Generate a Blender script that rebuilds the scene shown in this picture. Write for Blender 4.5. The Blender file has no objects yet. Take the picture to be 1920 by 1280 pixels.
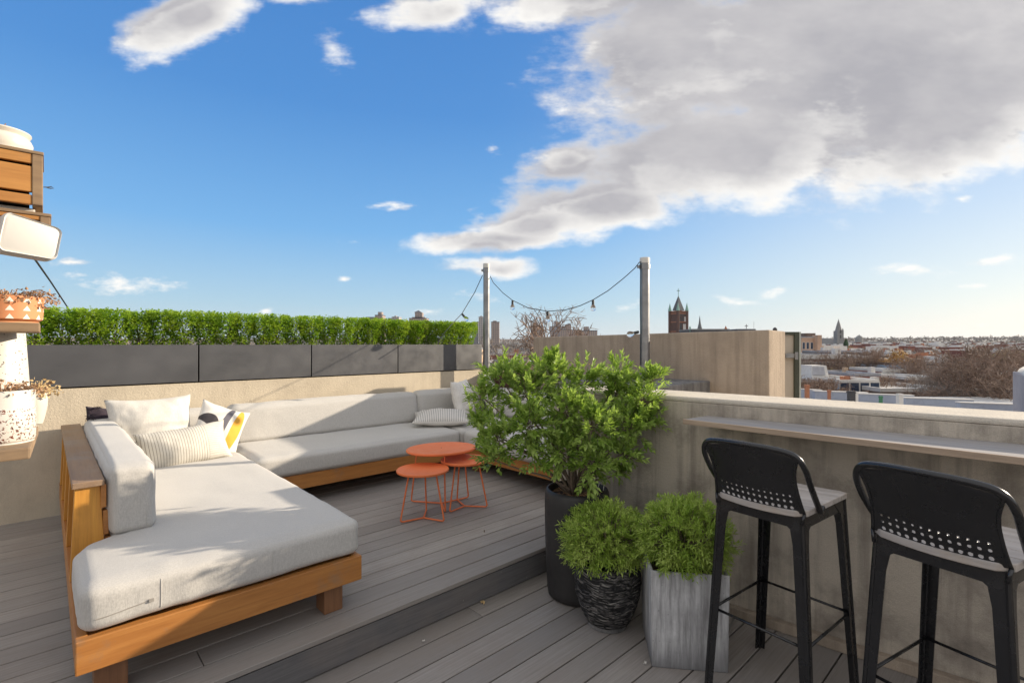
import bpy, bmesh, math, random
from math import sin, cos, pi, radians, atan2, sqrt
from mathutils import Vector, Matrix, noise as mnoise

# ------------------------------------------------------------------ camera
SC = bpy.context.scene
F = 935.0; HCAM = 1.49; HY = 645.0
cam_d = bpy.data.cameras.new('camera'); cam = bpy.data.objects.new('camera', cam_d)
SC.collection.objects.link(cam); SC.camera = cam
cam.location = (0, 0, HCAM); cam.rotation_euler = (pi / 2, 0, 0)
cam_d.sensor_width = 36; cam_d.lens = F / 1920 * 36
cam_d.shift_y = (HY - 640) / 1920
cam_d.clip_start = 0.05; cam_d.clip_end = 12000

# ------------------------------------------------------------------ light
PHI = atan2(1000, 935)                    # direction of the deck boards, right of forward
U = Vector((sin(PHI), cos(PHI), 0)); V = Vector((-cos(PHI), sin(PHI), 0))
SUNV = (U * 1.0 - V * 0.445 + Vector((0, 0, 0.335))).normalized()
SUN_EL = math.asin(SUNV.z); SUN_AZ = atan2(SUNV.x, SUNV.y)
sd = bpy.data.lights.new('sun', 'SUN'); sun = bpy.data.objects.new('sun', sd)
SC.collection.objects.link(sun)
sd.energy = 4.6; sd.angle = radians(0.6); sd.color = (1.0, 0.86, 0.68)
sun.rotation_euler = SUNV.to_track_quat('Z', 'Y').to_euler()
SC.view_settings.view_transform = 'Standard'; SC.view_settings.look = 'None'
SC.view_settings.exposure = 0.70; SC.view_settings.gamma = 1.0
SKY_K = 0.15

# ------------------------------------------------------------------ sky
W = bpy.data.worlds.new('World'); SC.world = W; W.use_nodes = True
class NT:
    def __init__(s, tree): s.t = tree; s.n = tree.nodes; s.l = tree.links
    def node(s, typ, **kw):
        n = s.n.new(typ)
        for k, v in kw.items(): setattr(n, k, v)
        return n
    def set(s, sock, v):
        if isinstance(v, bpy.types.NodeSocket): s.l.new(v, sock)
        elif v is not None: sock.default_value = v
    def math(s, op, a, b=None, c=None, clamp=False):
        n = s.node('ShaderNodeMath', operation=op, use_clamp=clamp)
        s.set(n.inputs[0], a)
        if b is not None: s.set(n.inputs[1], b)
        if c is not None: s.set(n.inputs[2], c)
        return n.outputs[0]
    def mix(s, f, a, b, blend='MIX'):
        n = s.node('ShaderNodeMix', data_type='RGBA', blend_type=blend)
        s.set(n.inputs[0], f); s.set(n.inputs[6], a if isinstance(a, bpy.types.NodeSocket) else (*a, 1)[:4])
        s.set(n.inputs[7], b if isinstance(b, bpy.types.NodeSocket) else (*b, 1)[:4])
        return n.outputs[2]
    def sep(s, v):
        n = s.node('ShaderNodeSeparateXYZ'); s.set(n.inputs[0], v); return n.outputs
    def comb(s, x, y, z):
        n = s.node('ShaderNodeCombineXYZ')
        for i, v in enumerate((x, y, z)): s.set(n.inputs[i], v)
        return n.outputs[0]
    def noise(s, vec, scale, detail=3, rough=0.55, out=0, dist=0.0):
        n = s.node('ShaderNodeTexNoise'); s.set(n.inputs['Vector'], vec)
        n.inputs['Scale'].default_value = scale; n.inputs['Detail'].default_value = detail
        n.inputs['Roughness'].default_value = rough; n.inputs['Distortion'].default_value = dist
        return n.outputs[out]
    def maprange(s, v, a, b, c=0.0, d=1.0, smooth=False):
        n = s.node('ShaderNodeMapRange', interpolation_type='SMOOTHSTEP' if smooth else 'LINEAR')
        s.set(n.inputs[0], v); 
        for i, x in enumerate((a, b, c, d)): s.set(n.inputs[i + 1], x)
        return n.outputs[0]
    def scalev(s, v, sc):
        n = s.node('ShaderNodeVectorMath', operation='MULTIPLY'); s.set(n.inputs[0], v); n.inputs[1].default_value = sc
        return n.outputs[0]
    def addv(s, v, w):
        n = s.node('ShaderNodeVectorMath', operation='ADD'); s.set(n.inputs[0], v); s.set(n.inputs[1], w)
        return n.outputs[0]

# clouds: centre, half sizes (in tangents of azimuth and elevation x 935), tilt in degrees, strength
BIG = [(1660, 60, 640, 230, 12, 1.0), (1400, 280, 420, 120, 10, 1.0), (1830, 190, 420, 150, 22, 1.0), (1260, 90, 230, 190, 0, .9),
       (1130, 380, 200, 60, 2, .95), (1060, 300, 110, 50, 15, .8), (940, 455, 200, 30, 4, .85), (1010, 420, 150, 55, 12, .9),
       (930, 503, 120, 24, 0, .65),
       (355, 35, 135, 72, 18, .92), (570, 0, 110, 18, 0, .5), (840, 15, 170, 50, 6, .62), (1080, -10, 240, 85, 0, .8), (640, 80, 60, 50, -40, .3)]
SMALL = [(245, 534, 95, 16, -3, .9), (140, 490, 40, 9, 0, .7), (160, 512, 36, 9, 0, .6), (720, 393, 30, 10, 0, .8), (893, 408, 26, 16, -20, .7),
         (645, 525, 20, 7, 0, .9), (500, 568, 17, 6, 0, .8), (470, 578, 32, 10, 0, .45), (825, 578, 34, 8, 0, .7), (895, 557, 36, 13, 0, .6),
         (1375, 557, 46, 8, -3, .9), (1448, 545, 38, 8, 0, .9), (1178, 574, 36, 10, 0, .7), (1710, 513, 75, 11, 0, .85), (1806, 366, 32, 8, 0, .9),
         (1890, 488, 60, 10, 4, .85), (1850, 540, 40, 6, 0, .9), (655, 455, 22, 7, 0, .5), (985, 514, 28, 7, 0, .6),
         (1845, 610, 30, 5, 0, .6), (1750, 628, 70, 7, 0, .5), (915, 293, 16, 14, -50, .45), (600, 125, 14, 8, 0, .4)]
grp = bpy.data.node_groups.new('cloud_cover', 'ShaderNodeTree')
grp.interface.new_socket('Vector', in_out='INPUT', socket_type='NodeSocketVector')
grp.interface.new_socket('Density', in_out='OUTPUT', socket_type='NodeSocketFloat'); grp.interface.new_socket('Core', in_out='OUTPUT', socket_type='NodeSocketFloat')
g = NT(grp); gi = g.node('NodeGroupInput'); go = g.node('NodeGroupOutput')
n1 = g.noise(gi.outputs[0], 5.5, 2, 0.5, out=1)
n1 = g.scalev(g.addv(n1, (-.5, -.5, -.5)), (.16, .07, 0))
pv = g.addv(gi.outputs[0], n1)
def blobs(lst, k0):
    cur = None
    for (px, py, rx, ry, tilt, st) in lst:
        m = g.node('ShaderNodeMapping', vector_type='TEXTURE')
        g.set(m.inputs[0], pv)
        m.inputs[1].default_value = ((px - 960) / F, (HY - py) / F, 0)
        m.inputs[2].default_value = (0, 0, radians(tilt))
        m.inputs[3].default_value = (rx / F, ry / F, 1)
        ln = g.node('ShaderNodeVectorMath', operation='LENGTH'); g.set(ln.inputs[0], m.outputs[0])
        v = g.math('MULTIPLY_ADD', ln.outputs['Value'], -k0 * st, k0 * st + (st - 1) * .25)
        cur = v if cur is None else g.math('SMOOTH_MAX', cur, v, 0.06)
    return cur
big = blobs(BIG, 1.0); sml = blobs(SMALL, 0.34)
fb = g.noise(g.scalev(gi.outputs[0], (1, 1.7, 1)), 7.0, 12, 0.6)
fb2 = g.noise(g.scalev(gi.outputs[0], (1, 2.6, 1)), 22.0, 9, 0.62)
g.set(go.inputs[1], g.math('ADD', big, g.math('MULTIPLY_ADD', g.noise(g.scalev(gi.outputs[0], (1, 1.9, 1)), 4.2, 4, .5), .55, -.28)))
core0 = g.n['Group Output'].inputs[1].links[0].from_socket
g.set(go.inputs[1], g.math('ADD', core0, g.math('MULTIPLY_ADD', fb, .75, -.37)))
big = g.math('ADD', big, g.math('MULTIPLY_ADD', fb, 1.15, -.56))
big = g.math('ADD', big, g.math('MULTIPLY_ADD', fb2, .28, -.14))
sml = g.math('ADD', sml, g.math('MULTIPLY_ADD', fb2, 1.0, -.50))
sml = g.math('ADD', sml, g.math('MULTIPLY_ADD', fb, .35, -.2))
g.set(go.inputs[0], g.math('MAXIMUM', big, g.math('MULTIPLY_ADD', sml, .9, .045)))

w = NT(W.node_tree); w.n.clear()
tc = w.node('ShaderNodeTexCoord'); x, y, z = w.sep(tc.outputs['Generated'])
yy = w.math('MAXIMUM', w.math('ABSOLUTE', y), 0.12)
gv = w.comb(w.math('DIVIDE', x, yy), w.math('DIVIDE', z, yy), 0.0)
sky = w.node('ShaderNodeTexSky', sky_type='NISHITA', sun_disc=False)
sky.sun_elevation = SUN_EL; sky.sun_rotation = SUN_AZ; sky.altitude = 50
sky.air_density = 1.25; sky.dust_density = 0.7; sky.ozone_density = 2.2
ramp = w.node('ShaderNodeValToRGB'); w.set(ramp.inputs[0], w.maprange(z, 0, .75))
cr = ramp.color_ramp
for i, (p_, c_) in enumerate([(0, (2.45, 2.95, 3.3)), (.10, (1.6, 2.5, 3.3)), (.28, (.68, 1.80, 3.4)), (.55, (.28, 1.12, 2.8)), (1.0, (.15, .75, 2.3))]):
    e_ = cr.elements[i] if i < 2 else cr.elements.new(p_)
    e_.position = p_; e_.color = (c_[0] / 5, c_[1] / 5, c_[2] / 5, 1)
air = w.node('ShaderNodeVectorMath', operation='SCALE'); w.l.new(ramp.outputs[0], air.inputs[0]); air.inputs['Scale'].default_value = 5.0
# paler towards the sun
sdot = w.node('ShaderNodeVectorMath', operation='DOT_PRODUCT'); w.set(sdot.inputs[0], tc.outputs['Generated']); sdot.inputs[1].default_value = SUNV
glow = w.maprange(sdot.outputs['Value'], .35, 1.0, 0, .75, True)
airc = w.mix(w.math('MULTIPLY', glow, w.maprange(z, .6, 0)), air.outputs[0], (3.55, 3.5, 3.4))
airc = w.mix(.12, airc, sky.outputs[0])
ga = w.node('ShaderNodeGroup'); ga.node_tree = grp; w.set(ga.inputs[0], gv)
gb = w.node('ShaderNodeGroup'); gb.node_tree = grp; w.set(gb.inputs[0], w.addv(gv, (0.035, -0.05, 0)))
d0 = ga.outputs[0]; d1 = gb.outputs[0]
cover = w.maprange(d0, -.06, .36, 0, 1, True)
up = w.maprange(z, -.01, .02, 0, 1, True)
cover = w.math('MULTIPLY', cover, up)

thick = w.maprange(ga.outputs[1], -.02, .42, 0, 1, False)
lit = w.math('MULTIPLY', w.maprange(w.math('SUBTRACT', d0, d1), -.02, .32, 0, 1, True), w.maprange(ga.outputs[1], .75, .1, 0, 1, False))
soft = w.noise(w.scalev(gv, (1, 2.0, 1)), 3.4, 9, .58)
grey = w.mix(w.maprange(soft, .35, .68), (1.85, 1.83, 1.97), (2.6, 2.53, 2.58))
shade = w.mix(thick, (3.5, 3.47, 3.5), grey)
cl = w.mix(lit, shade, (4.4, 4.3, 4.1))
fin = w.mix(cover, airc, cl)
# added unseen bright overcast overhead and behind the terrace, to lift and neutralise shade
fill_bank = w.math('MAXIMUM', w.maprange(y, .12, -.15, 0, 1, True), w.maprange(z, .60, .82, 0, 1, True))
fin = w.mix(w.math('MULTIPLY', fill_bank, up), fin, w.mix(w.maprange(soft, .3, .7), (2.75, 2.78, 2.95), (4.3, 4.22, 4.2)))
bg = w.node('ShaderNodeBackground'); w.set(bg.inputs[0], fin); bg.inputs[1].default_value = SKY_K
wo = w.node('ShaderNodeOutputWorld'); w.l.new(bg.outputs[0], wo.inputs[0])

# ------------------------------------------------------------------ materials
def newmat(name):
    m = bpy.data.materials.new(name); m.use_nodes = True
    n = NT(m.node_tree); b = n.n['Principled BSDF']; return m, n, b
def rgb(c): return (c[0], c[1], c[2], 1)
def bump(n, b, h, strength=.3, dist=.01):
    bn = n.node('ShaderNodeBump'); bn.inputs['Strength'].default_value = strength; bn.inputs['Distance'].default_value = dist
    n.set(bn.inputs['Height'], h); n.l.new(bn.outputs[0], b.inputs['Normal'])
def objco(n): return n.node('ShaderNodeTexCoord').outputs['Object']
def plain(name, col, rough=.5, metal=0., var=.12, vs=6., bs=0., bstr=.2, spec=.5):
    m, n, b = newmat(name); oc = objco(n)
    nz = n.noise(oc, vs, 4)
    c = n.mix(n.maprange(nz, .3, .7), [k * (1 - var) for k in col], [min(1, k * (1 + var)) for k in col])
    n.set(b.inputs['Base Color'], c); b.inputs['Metallic'].default_value = metal
    b.inputs['Specular IOR Level'].default_value = spec
    n.set(b.inputs['Roughness'], n.maprange(n.noise(oc, vs * 3, 3), .3, .7, max(rough - .08, .02), min(rough + .08, 1)))
    if bs: bump(n, b, n.noise(oc, bs, 4), bstr, .004)
    return m
def stucco(name, c1, c2, dirt=(.10, .09, .075), streak=.5, fine=260, top=None, damt=.6):
    m, n, b = newmat(name); oc = objco(n)
    big_ = n.noise(oc, 1.6, 5, .6)
    c = n.mix(n.maprange(big_, .35, .68), c1, c2)
    st = n.noise(n.scalev(oc, (9, 9, .55)), 1.5, 5, .65)
    bl = n.noise(oc, 3.3, 6, .68)
    k = n.math('MULTIPLY', n.maprange(st, .47, .72), streak)
    c = n.mix(k, c, dirt)
    c = n.mix(n.math('MULTIPLY', n.maprange(bl, .47, .70), damt), c, dirt)
    fn = n.noise(oc, fine, 3, .6); fm = n.noise(oc, 60, 4, .65)
    c = n.mix(n.maprange(fn, .38, .66, 0, .38), c, dirt)
    n.set(b.inputs['Base Color'], c); b.inputs['Roughness'].default_value = .93
    b.inputs['Specular IOR Level'].default_value = .2
    bump(n, b, n.math('MULTIPLY_ADD', fn, .6, fm), .75, .006)
    return m
def wood(name, c1, c2, axis=0, rough=.5, scale=1., wear=0., wearc=(.35, .33, .3), bstr=.25, rnd=.25):
    m, n, b = newmat(name); oc = objco(n)
    s = [22 * scale] * 3; s[axis] = 1.3 * scale
    gi_ = n.node('ShaderNodeNewGeometry')
    off = n.math('MULTIPLY', gi_.outputs['Random Per Island'], 37.0)
    vv = n.addv(n.scalev(oc, s), n.comb(off, off, off))
    g1 = n.noise(vv, 1.2, 7, .65, dist=.35); g2 = n.noise(vv, 5.5, 4, .6)
    c = n.mix(n.maprange(g1, .33, .66), c1, c2)
    c = n.mix(n.maprange(g2, .5, .75, 0, .35), c, [k * .45 for k in c1])
    c = n.mix(n.math('MULTIPLY', gi_.outputs['Random Per Island'], rnd), c, [k * .6 for k in c1])
    if wear:
        wn = n.noise(oc, 4, 6, .7); c = n.mix(n.maprange(wn, .62 - wear * .3, .8, 0, .85), c, wearc)
    n.set(b.inputs['Base Color'], c); n.set(b.inputs['Roughness'], n.maprange(g1, .3, .7, rough - .08, rough + .15))
    bump(n, b, n.math('MULTIPLY_ADD', g2, .5, g1), bstr, .0025)
    return m
def fabric(name, c1, c2=None, scale=1., rough=.95, slub=True):
    m, n, b = newmat(name); oc = objco(n); c2 = c2 or [k * .82 for k in c1]
    a = n.noise(n.scalev(oc, (900 * scale, 90 * scale, 90 * scale)), 1, 2)
    d = n.noise(n.scalev(oc, (90 * scale, 900 * scale, 90 * scale)), 1, 2)
    e = n.noise(n.scalev(oc, (240 * scale, 240 * scale, 30 * scale)), 1, 2)
    wv = n.math('ADD', n.math('ADD', a, d), e)
    c = n.mix(n.maprange(wv, 1.25, 1.75), c2, c1)
    c = n.mix(n.maprange(n.noise(oc, 2.5, 5, .6), .4, .75, 0, .22), c, [k * .72 for k in c1])
    n.set(b.inputs['Base Color'], c); b.inputs['Roughness'].default_value = rough
    b.inputs['Specular IOR Level'].default_value = .15
    b.inputs['Sheen Weight'].default_value = .15
    big_ = n.noise(n.scalev(oc, (7, 7, 2.2)), 1, 4, .6)
    bump(n, b, n.math('MULTIPLY_ADD', big_, 3.0, wv), .3, .0015)
    return m
def leafmat(name, dark, light, tip=None, trans=.35, rough=.42):
    m, n, b = newmat(name)
    gm = n.node('ShaderNodeNewGeometry'); r = gm.outputs['Random Per Island']
    oc = objco(n)
    c = n.mix(r, dark, light)
    if trans <= .01: trans = 0.0
    c = n.mix(n.maprange(n.noise(oc, 9, 3), .42, .68, 0, .6), c, tip or light)
    n.set(b.inputs['Base Color'], c); b.inputs['Roughness'].default_value = rough
    b.inputs['Specular IOR Level'].default_value = .4
    tr = n.node('ShaderNodeBsdfTranslucent'); n.set(tr.inputs[0], n.mix(.5, c, (.35, .5, .04)))
    mx = n.node('ShaderNodeMixShader'); mx.inputs[0].default_value = trans
    n.l.new(b.outputs[0], mx.inputs[1]); n.l.new(tr.outputs[0], mx.inputs[2])
    n.l.new(mx.outputs[0], n.n['Material Output'].inputs[0])
    return m
def glassmat(name):
    m, n, b = newmat(name)
    b.inputs['Base Color'].default_value = (.95, .95, .93, 1); b.inputs['Roughness'].default_value = .04
    b.inputs['Transmission Weight'].default_value = 1; b.inputs['IOR'].default_value = 1.2
    return m

def deckmat(name, c1, c2):
    m, n, b = newmat(name); oc = objco(n)
    gm = n.node('ShaderNodeNewGeometry'); r = gm.outputs['Random Per Island']
    off = n.math('MULTIPLY', r, 53.0)
    vv = n.addv(n.scalev(oc, (1.6, 60, 60)), n.comb(off, off, 0))
    g1 = n.noise(vv, 1.5, 6, .7, dist=.2); g2 = n.noise(n.addv(n.scalev(oc, (5, 210, 210)), n.comb(off, off, 0)), 1.2, 4, .6)
    c = n.mix(r, c1, c2)
    c = n.mix(n.maprange(g1, .38, .68, 0, .75), c, [k * .62 for k in c1])
    c = n.mix(n.maprange(g2, .5, .72, 0, .5), c, [k * .5 for k in c1])
    blo = n.noise(oc, 2.2, 6, .65)
    c = n.mix(n.maprange(blo, .48, .75, 0, .5), c, (.23, .19, .16))
    sp = n.noise(oc, 33, 2, .5); c = n.mix(n.maprange(sp, .73, .78, 0, .6), c, (.35, .33, .3))
    n.set(b.inputs['Base Color'], c); n.set(b.inputs['Roughness'], n.maprange(g1, .3, .7, .55, .8))
    b.inputs['Specular IOR Level'].default_value = .35
    bump(n, b, n.math('MULTIPLY_ADD', g2, .8, g1), .4, .0022)
    return m

M = {}
M['deck'] = deckmat('deck_boards', (.39, .355, .32), (.265, .242, .222))
M['deck_low'] = deckmat('deck_boards_lower', (.36, .325, .295), (.235, .215, .20))
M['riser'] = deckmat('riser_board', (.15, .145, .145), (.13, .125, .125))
M['under'] = plain('dark_underside', (.02, .018, .016), .95)
M['stucco_warm'] = stucco('warm_stucco', (.66, .575, .44), (.56, .485, .37), (.36, .31, .24), .2, damt=.35)
M['stucco_grey'] = stucco('grey_stucco', (.66, .58, .47), (.48, .42, .345), (.21, .18, .15), .75, damt=.95)
M['stucco_brown'] = stucco('brown_stucco', (.48, .39, .30), (.41, .33, .255), (.20, .165, .13), .6, damt=.35)
M['coping'] = stucco('coping_stucco', (.72, .65, .54), (.63, .57, .47), (.36, .32, .27), .1, damt=.3)
M['blockc'] = stucco('stained_block', (.30, .29, .28), (.20, .195, .19), (.05, .05, .05), .9, damt=.6)
M['fibre'] = plain('charcoal_planter_panel', (.055, .055, .058), .43, 0, .25, 2.2, 0, spec=1.0)
M['teak'] = wood('oiled_teak', (.37, .145, .035), (.50, .22, .055), 0, .42, rnd=.3, wear=.12, wearc=(.24, .17, .11))
M['teak_y'] = wood('oiled_teak_side', (.37, .145, .035), (.50, .22, .055), 1, .42, rnd=.3, wear=.12, wearc=(.24, .17, .11))
M['teak_z'] = wood('oiled_teak_post', (.52, .22, .035), (.68, .33, .055), 2, .42, rnd=.25)  # same teak, brightened to the sunlit tone of the arm posts
M['teak_leg'] = wood('shaded_teak_leg', (.17, .075, .035), (.26, .125, .055), 2, .5, rnd=.2)  # same teak, darkened to the shade the legs stand in
M['teak_top'] = wood('worn_teak_cap', (.25, .15, .085), (.34, .22, .13), 1, .55, rnd=.2, wear=.45, wearc=(.28, .24, .2))
M['grey_wood'] = wood('weathered_grey_wood', (.42, .37, .33), (.60, .55, .50), 0, .75, 1.1, bstr=.5, wear=.2, wearc=(.42, .33, .24))
M['shelf_wood'] = wood('shelf_grey_wood', (.26, .24, .225), (.40, .375, .355), 0, .75, 1.1, bstr=.5, wear=.1, wearc=(.42, .36, .3))
M['shelf_edge'] = wood('shelf_edge_wood', (.36, .26, .18), (.50, .38, .27), 0, .7, 1.1, bstr=.4)
M['redwood'] = wood('dark_red_boards', (.075, .035, .028), (.12, .06, .045), 0, .7)
M['crate'] = wood('honey_crate_wood', (.40, .17, .04), (.56, .27, .07), 0, .5, .8, wear=.3, wearc=(.28, .2, .12))
M['crate_edge'] = wood('worn_crate_edge', (.22, .14, .08), (.34, .23, .13), 0, .7, .8, wear=.5, wearc=(.1, .08, .06))
M['cushion'] = fabric('grey_linen', (.56, .54, .505), (.455, .44, .41), 1.2)
M['white_cloth'] = fabric('white_cotton', (.64, .61, .555), (.54, .515, .465), .7)
M['dark_cloth'] = fabric('dark_throw', (.05, .035, .045), (.025, .02, .03), .6)
M['zip'] = plain('zip_tape', (.30, .28, .25), .7)
M['orange'] = plain('orange_enamel', (.80, .20, .065), .5, 0, .05, 5, 300, .03)
M['black_metal'] = plain('black_gloss_enamel', (.012, .012, .013), .24, 0, .2, 7, 0, spec=.6)
M['steel'] = plain('galvanised_steel', (.27, .27, .27), .38, .8, .2, 9, 0)
M['cap_white'] = plain('pale_cap_plastic', (.62, .60, .55), .6)
M['wire'] = plain('black_cable', (.03, .035, .035), .6)
M['bulb'] = glassmat('clear_bulb_glass')
M['black_pot'] = plain('matt_black_clay', (.028, .026, .025), .55, 0, .25, 5, 60, .12)
M['soil'] = plain('dark_soil', (.06, .035, .022), .95, 0, .5, 60, 80, 1.0)
M['bark'] = plain('grey_bark', (.20, .15, .11), .85, 0, .3, 30, 60, .5)
M['twig'] = plain('dry_twig', (.34, .20, .11), .9, 0, .35, 30)
M['straw'] = plain('straw', (.55, .40, .2), .9, 0, .3, 30)
M['leaf_bush'] = leafmat('bright_green_leaf', (.12, .23, .03), (.40, .54, .11), (.58, .70, .24), .4)
M['leaf_fine'] = leafmat('fine_green_leaf', (.17, .29, .03), (.48, .62, .12), (.66, .74, .24), .42)
M['leaf_hedge'] = leafmat('hedge_leaf', (.08, .21, .015), (.36, .56, .045), (.62, .72, .08), .45)
M['cream'] = plain('cream_ceramic', (.62, .58, .51), .3, 0, .04, 4, 0)
M['terracotta'] = plain('terracotta', (.62, .27, .12), .75, 0, .08, 8, 90, .1)
M['white_glaze'] = plain('white_glaze', (.60, .57, .51), .35, 0, .05, 5)
M['lamp_white'] = plain('lamp_white', (.66, .635, .585), .65, 0, .03, 4)
M['panel_beige'] = plain('beige_panel', (.42, .375, .31), .7, 0, .06, 4)
M['green_frame'] = plain('dark_green_frame', (.045, .052, .035), .5)
M['pale_frame'] = plain('pale_metal_edge', (.42, .44, .40), .4, .3)
def concrete_mat():
    m, n, b = newmat('streaked_concrete'); oc = objco(n)
    st = n.noise(n.scalev(oc, (26, 26, 2.2)), 1.2, 7, .7); bl = n.noise(oc, 5, 6, .65)
    x, y, z = n.sep(oc)
    c = n.mix(n.maprange(st, .36, .66), (.22, .215, .215), (.60, .60, .60))
    c = n.mix(n.maprange(bl, .45, .72, 0, .75), c, (.21, .205, .205))
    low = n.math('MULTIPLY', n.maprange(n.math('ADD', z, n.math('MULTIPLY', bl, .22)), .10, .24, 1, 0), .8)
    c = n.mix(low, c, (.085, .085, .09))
    sp = n.noise(oc, 70, 2); c = n.mix(n.maprange(sp, .70, .76, 0, .6), c, (.05, .05, .05))
    n.set(b.inputs['Base Color'], c); b.inputs['Roughness'].default_value = .8
    bump(n, b, n.noise(oc, 40, 5, .6), .25, .004); return m
M['concrete'] = concrete_mat()
def stack_stone():
    m, n, b = newmat('stacked_slate_chips'); oc = objco(n)
    v = n.node('ShaderNodeTexVoronoi', distance='CHEBYCHEV'); wv = n.noise(oc, 9, 2, out=1)
    n.set(v.inputs['Vector'], n.addv(n.scalev(oc, (22, 22, 125)), n.scalev(wv, (2, 2, 7)))); v.inputs['Scale'].default_value = 1
    x = n.sep(v.outputs['Color'])[0]
    c = n.mix(n.maprange(x, 0, 1), (.045, .043, .043), (.22, .205, .19))
    c = n.mix(n.maprange(x, .90, .96, 0, .8), c, (.30, .285, .26))
    c = n.mix(n.maprange(v.outputs['Distance'], .30, .5), c, (.006, .006, .006))
    n.set(b.inputs['Base Color'], c); b.inputs['Roughness'].default_value = .6
    bump(n, b, n.math('MULTIPLY_ADD', x, .8, n.math('MULTIPLY', v.outputs['Distance'], -2.2)), 1.0, .012); return m
M['slate'] = stack_stone()
def speckle(name, base, spot, scale, lo, hi, spot2=None):
    m, n, b = newmat(name); oc = objco(n)
    v = n.node('ShaderNodeTexVoronoi'); n.set(v.inputs['Vector'], n.addv(oc, n.scalev(n.noise(oc, scale * .8, 2, out=1), (.02, .02, .02)))); v.inputs['Scale'].default_value = scale
    rr = n.sep(v.outputs['Color'])
    k = n.maprange(n.math('SUBTRACT', v.outputs['Distance'], n.math('MULTIPLY', rr[0], hi - lo)), lo, lo - .05)
    c = n.mix(k, base, spot2 and n.mix(rr[1], spot, spot2) or spot)
    n.set(b.inputs['Base Color'], c); b.inputs['Roughness'].default_value = .45
    return m
M['speckled'] = speckle('speckled_ceramic', (.60, .57, .51), (.07, .05, .04), 100, .12, .30)
M['spotted'] = speckle('rust_spotted_ceramic', (.62, .58, .52), (.20, .06, .03), 135, .25, .50, (.06, .03, .03))
def stripes(name, base, line, freq, width, axis, split=None, splitaxis=0, soft=.03, half=False):
    """cloth with thin woven stripes; beyond `split` the stripes run the other way"""
    m, n, b = newmat(name); oc = objco(n); s = n.sep(oc)
    def ln(k, f, wd):
        fr = n.math('FRACT', n.math('MULTIPLY', s[k], f)); return n.maprange(n.math('ABSOLUTE', n.math('SUBTRACT', fr, .5)), wd + soft, wd)
    k = ln(axis, freq, width)
    if split is not None:
        k2 = n.math('MULTIPLY', ln(2 if axis != 2 else 0, freq * 1.15, width * .75), .65)
        side = n.maprange(s[splitaxis], split - .001, split + .001)
        mx = n.node('ShaderNodeMix', data_type='FLOAT'); n.set(mx.inputs[0], side); n.set(mx.inputs[2], k); n.set(mx.inputs[3], k2); k = mx.outputs[0]
    if half: k = n.math('MULTIPLY', k, n.math('LESS_THAN', s[1], -.008))
    a = n.noise(n.scalev(oc, (500, 60, 60)), 1, 2); d = n.noise(n.scalev(oc, (60, 60, 500)), 1, 2)
    wv = n.math('ADD', a, d)
    c = n.mix(n.math('MULTIPLY', k, .8), n.mix(n.maprange(wv, .8, 1.2), [q * .88 for q in base], base), line)
    n.set(b.inputs['Base Color'], c); b.inputs['Roughness'].default_value = .95; b.inputs['Specular IOR Level'].default_value = .15
    bump(n, b, wv, .4, .002); return m
M['stripe'] = stripes('striped_ticking', (.66, .63, .56), (.26, .22, .18), 58, .10, 0, .13, 0)
M['stripe_flat'] = stripes('striped_border_cloth', (.74, .71, .66), (.10, .09, .09), 52, .13, 0, half=True)
M['rib'] = fabric('ribbed_white_cotton', (.78, .75, .70), (.66, .63, .58), .5)
def abstract_mat():
    m, n, b = newmat('printed_abstract_cloth'); oc = objco(n); x, y, z = n.sep(oc)
    def ell(cx, cz, rx, rz, tilt):
        mp = n.node('ShaderNodeMapping', vector_type='TEXTURE'); n.set(mp.inputs[0], n.comb(x, z, 0.0))
        mp.inputs[1].default_value = (cx, cz, 0); mp.inputs[2].default_value = (0, 0, radians(tilt)); mp.inputs[3].default_value = (rx, rz, 1)
        l = n.node('ShaderNodeVectorMath', operation='LENGTH'); n.set(l.inputs[0], mp.outputs[0]); return l.outputs['Value']
    c = n.mix(0, (.66, .635, .59), (.66, .635, .59))
    d1 = n.maprange(ell(.030, -.03, .060, .215, -7), 1.02, .98)
    c = n.mix(d1, c, (.12, .115, .14))
    d1 = n.maprange(ell(.078, -.01, .052, .22, -7), 1.02, .98); c = n.mix(d1, c, (.66, .635, .59))
    d2 = n.maprange(ell(.104, .0, .042, .19, -7), 1.02, .98); c = n.mix(d2, c, (.74, .38, .05))
    d3 = n.maprange(ell(-.11, .02, .075, .075, 0), 1.02, .98)
    cut = n.maprange(n.math('ADD', z, n.math('MULTIPLY', x, .5)), -.055, -.05)
    c = n.mix(n.math('MULTIPLY', d3, cut), c, (.05, .045, .05))
    n.set(b.inputs['Base Color'], c); b.inputs['Roughness'].default_value = .9
    bump(n, b, n.noise(oc, 400, 2), .2, .002); return m
M['abstract'] = abstract_mat()
def triangles_mat():
    m, n, b = newmat('terracotta_with_white_triangles')
    uv = n.node('ShaderNodeTexCoord').outputs['UV']; x, y, z = n.sep(uv)
    fx = n.math('FRACT', n.math('MULTIPLY', x, 13)); fy = n.math('FRACT', n.math('MULTIPLY', y, 3))
    half = n.math('MULTIPLY', n.math('SUBTRACT', .82, fy), .42)
    ax = n.math('ABSOLUTE', n.math('SUBTRACT', fx, .5))
    k = n.math('MULTIPLY', n.math('LESS_THAN', ax, half), n.math('GREATER_THAN', fy, .22))
    c = n.mix(k, (.60, .25, .11), (.82, .76, .66)); n.set(b.inputs['Base Color'], c); b.inputs['Roughness'].default_value = .7
    return m
M['triangles'] = triangles_mat()

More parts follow.
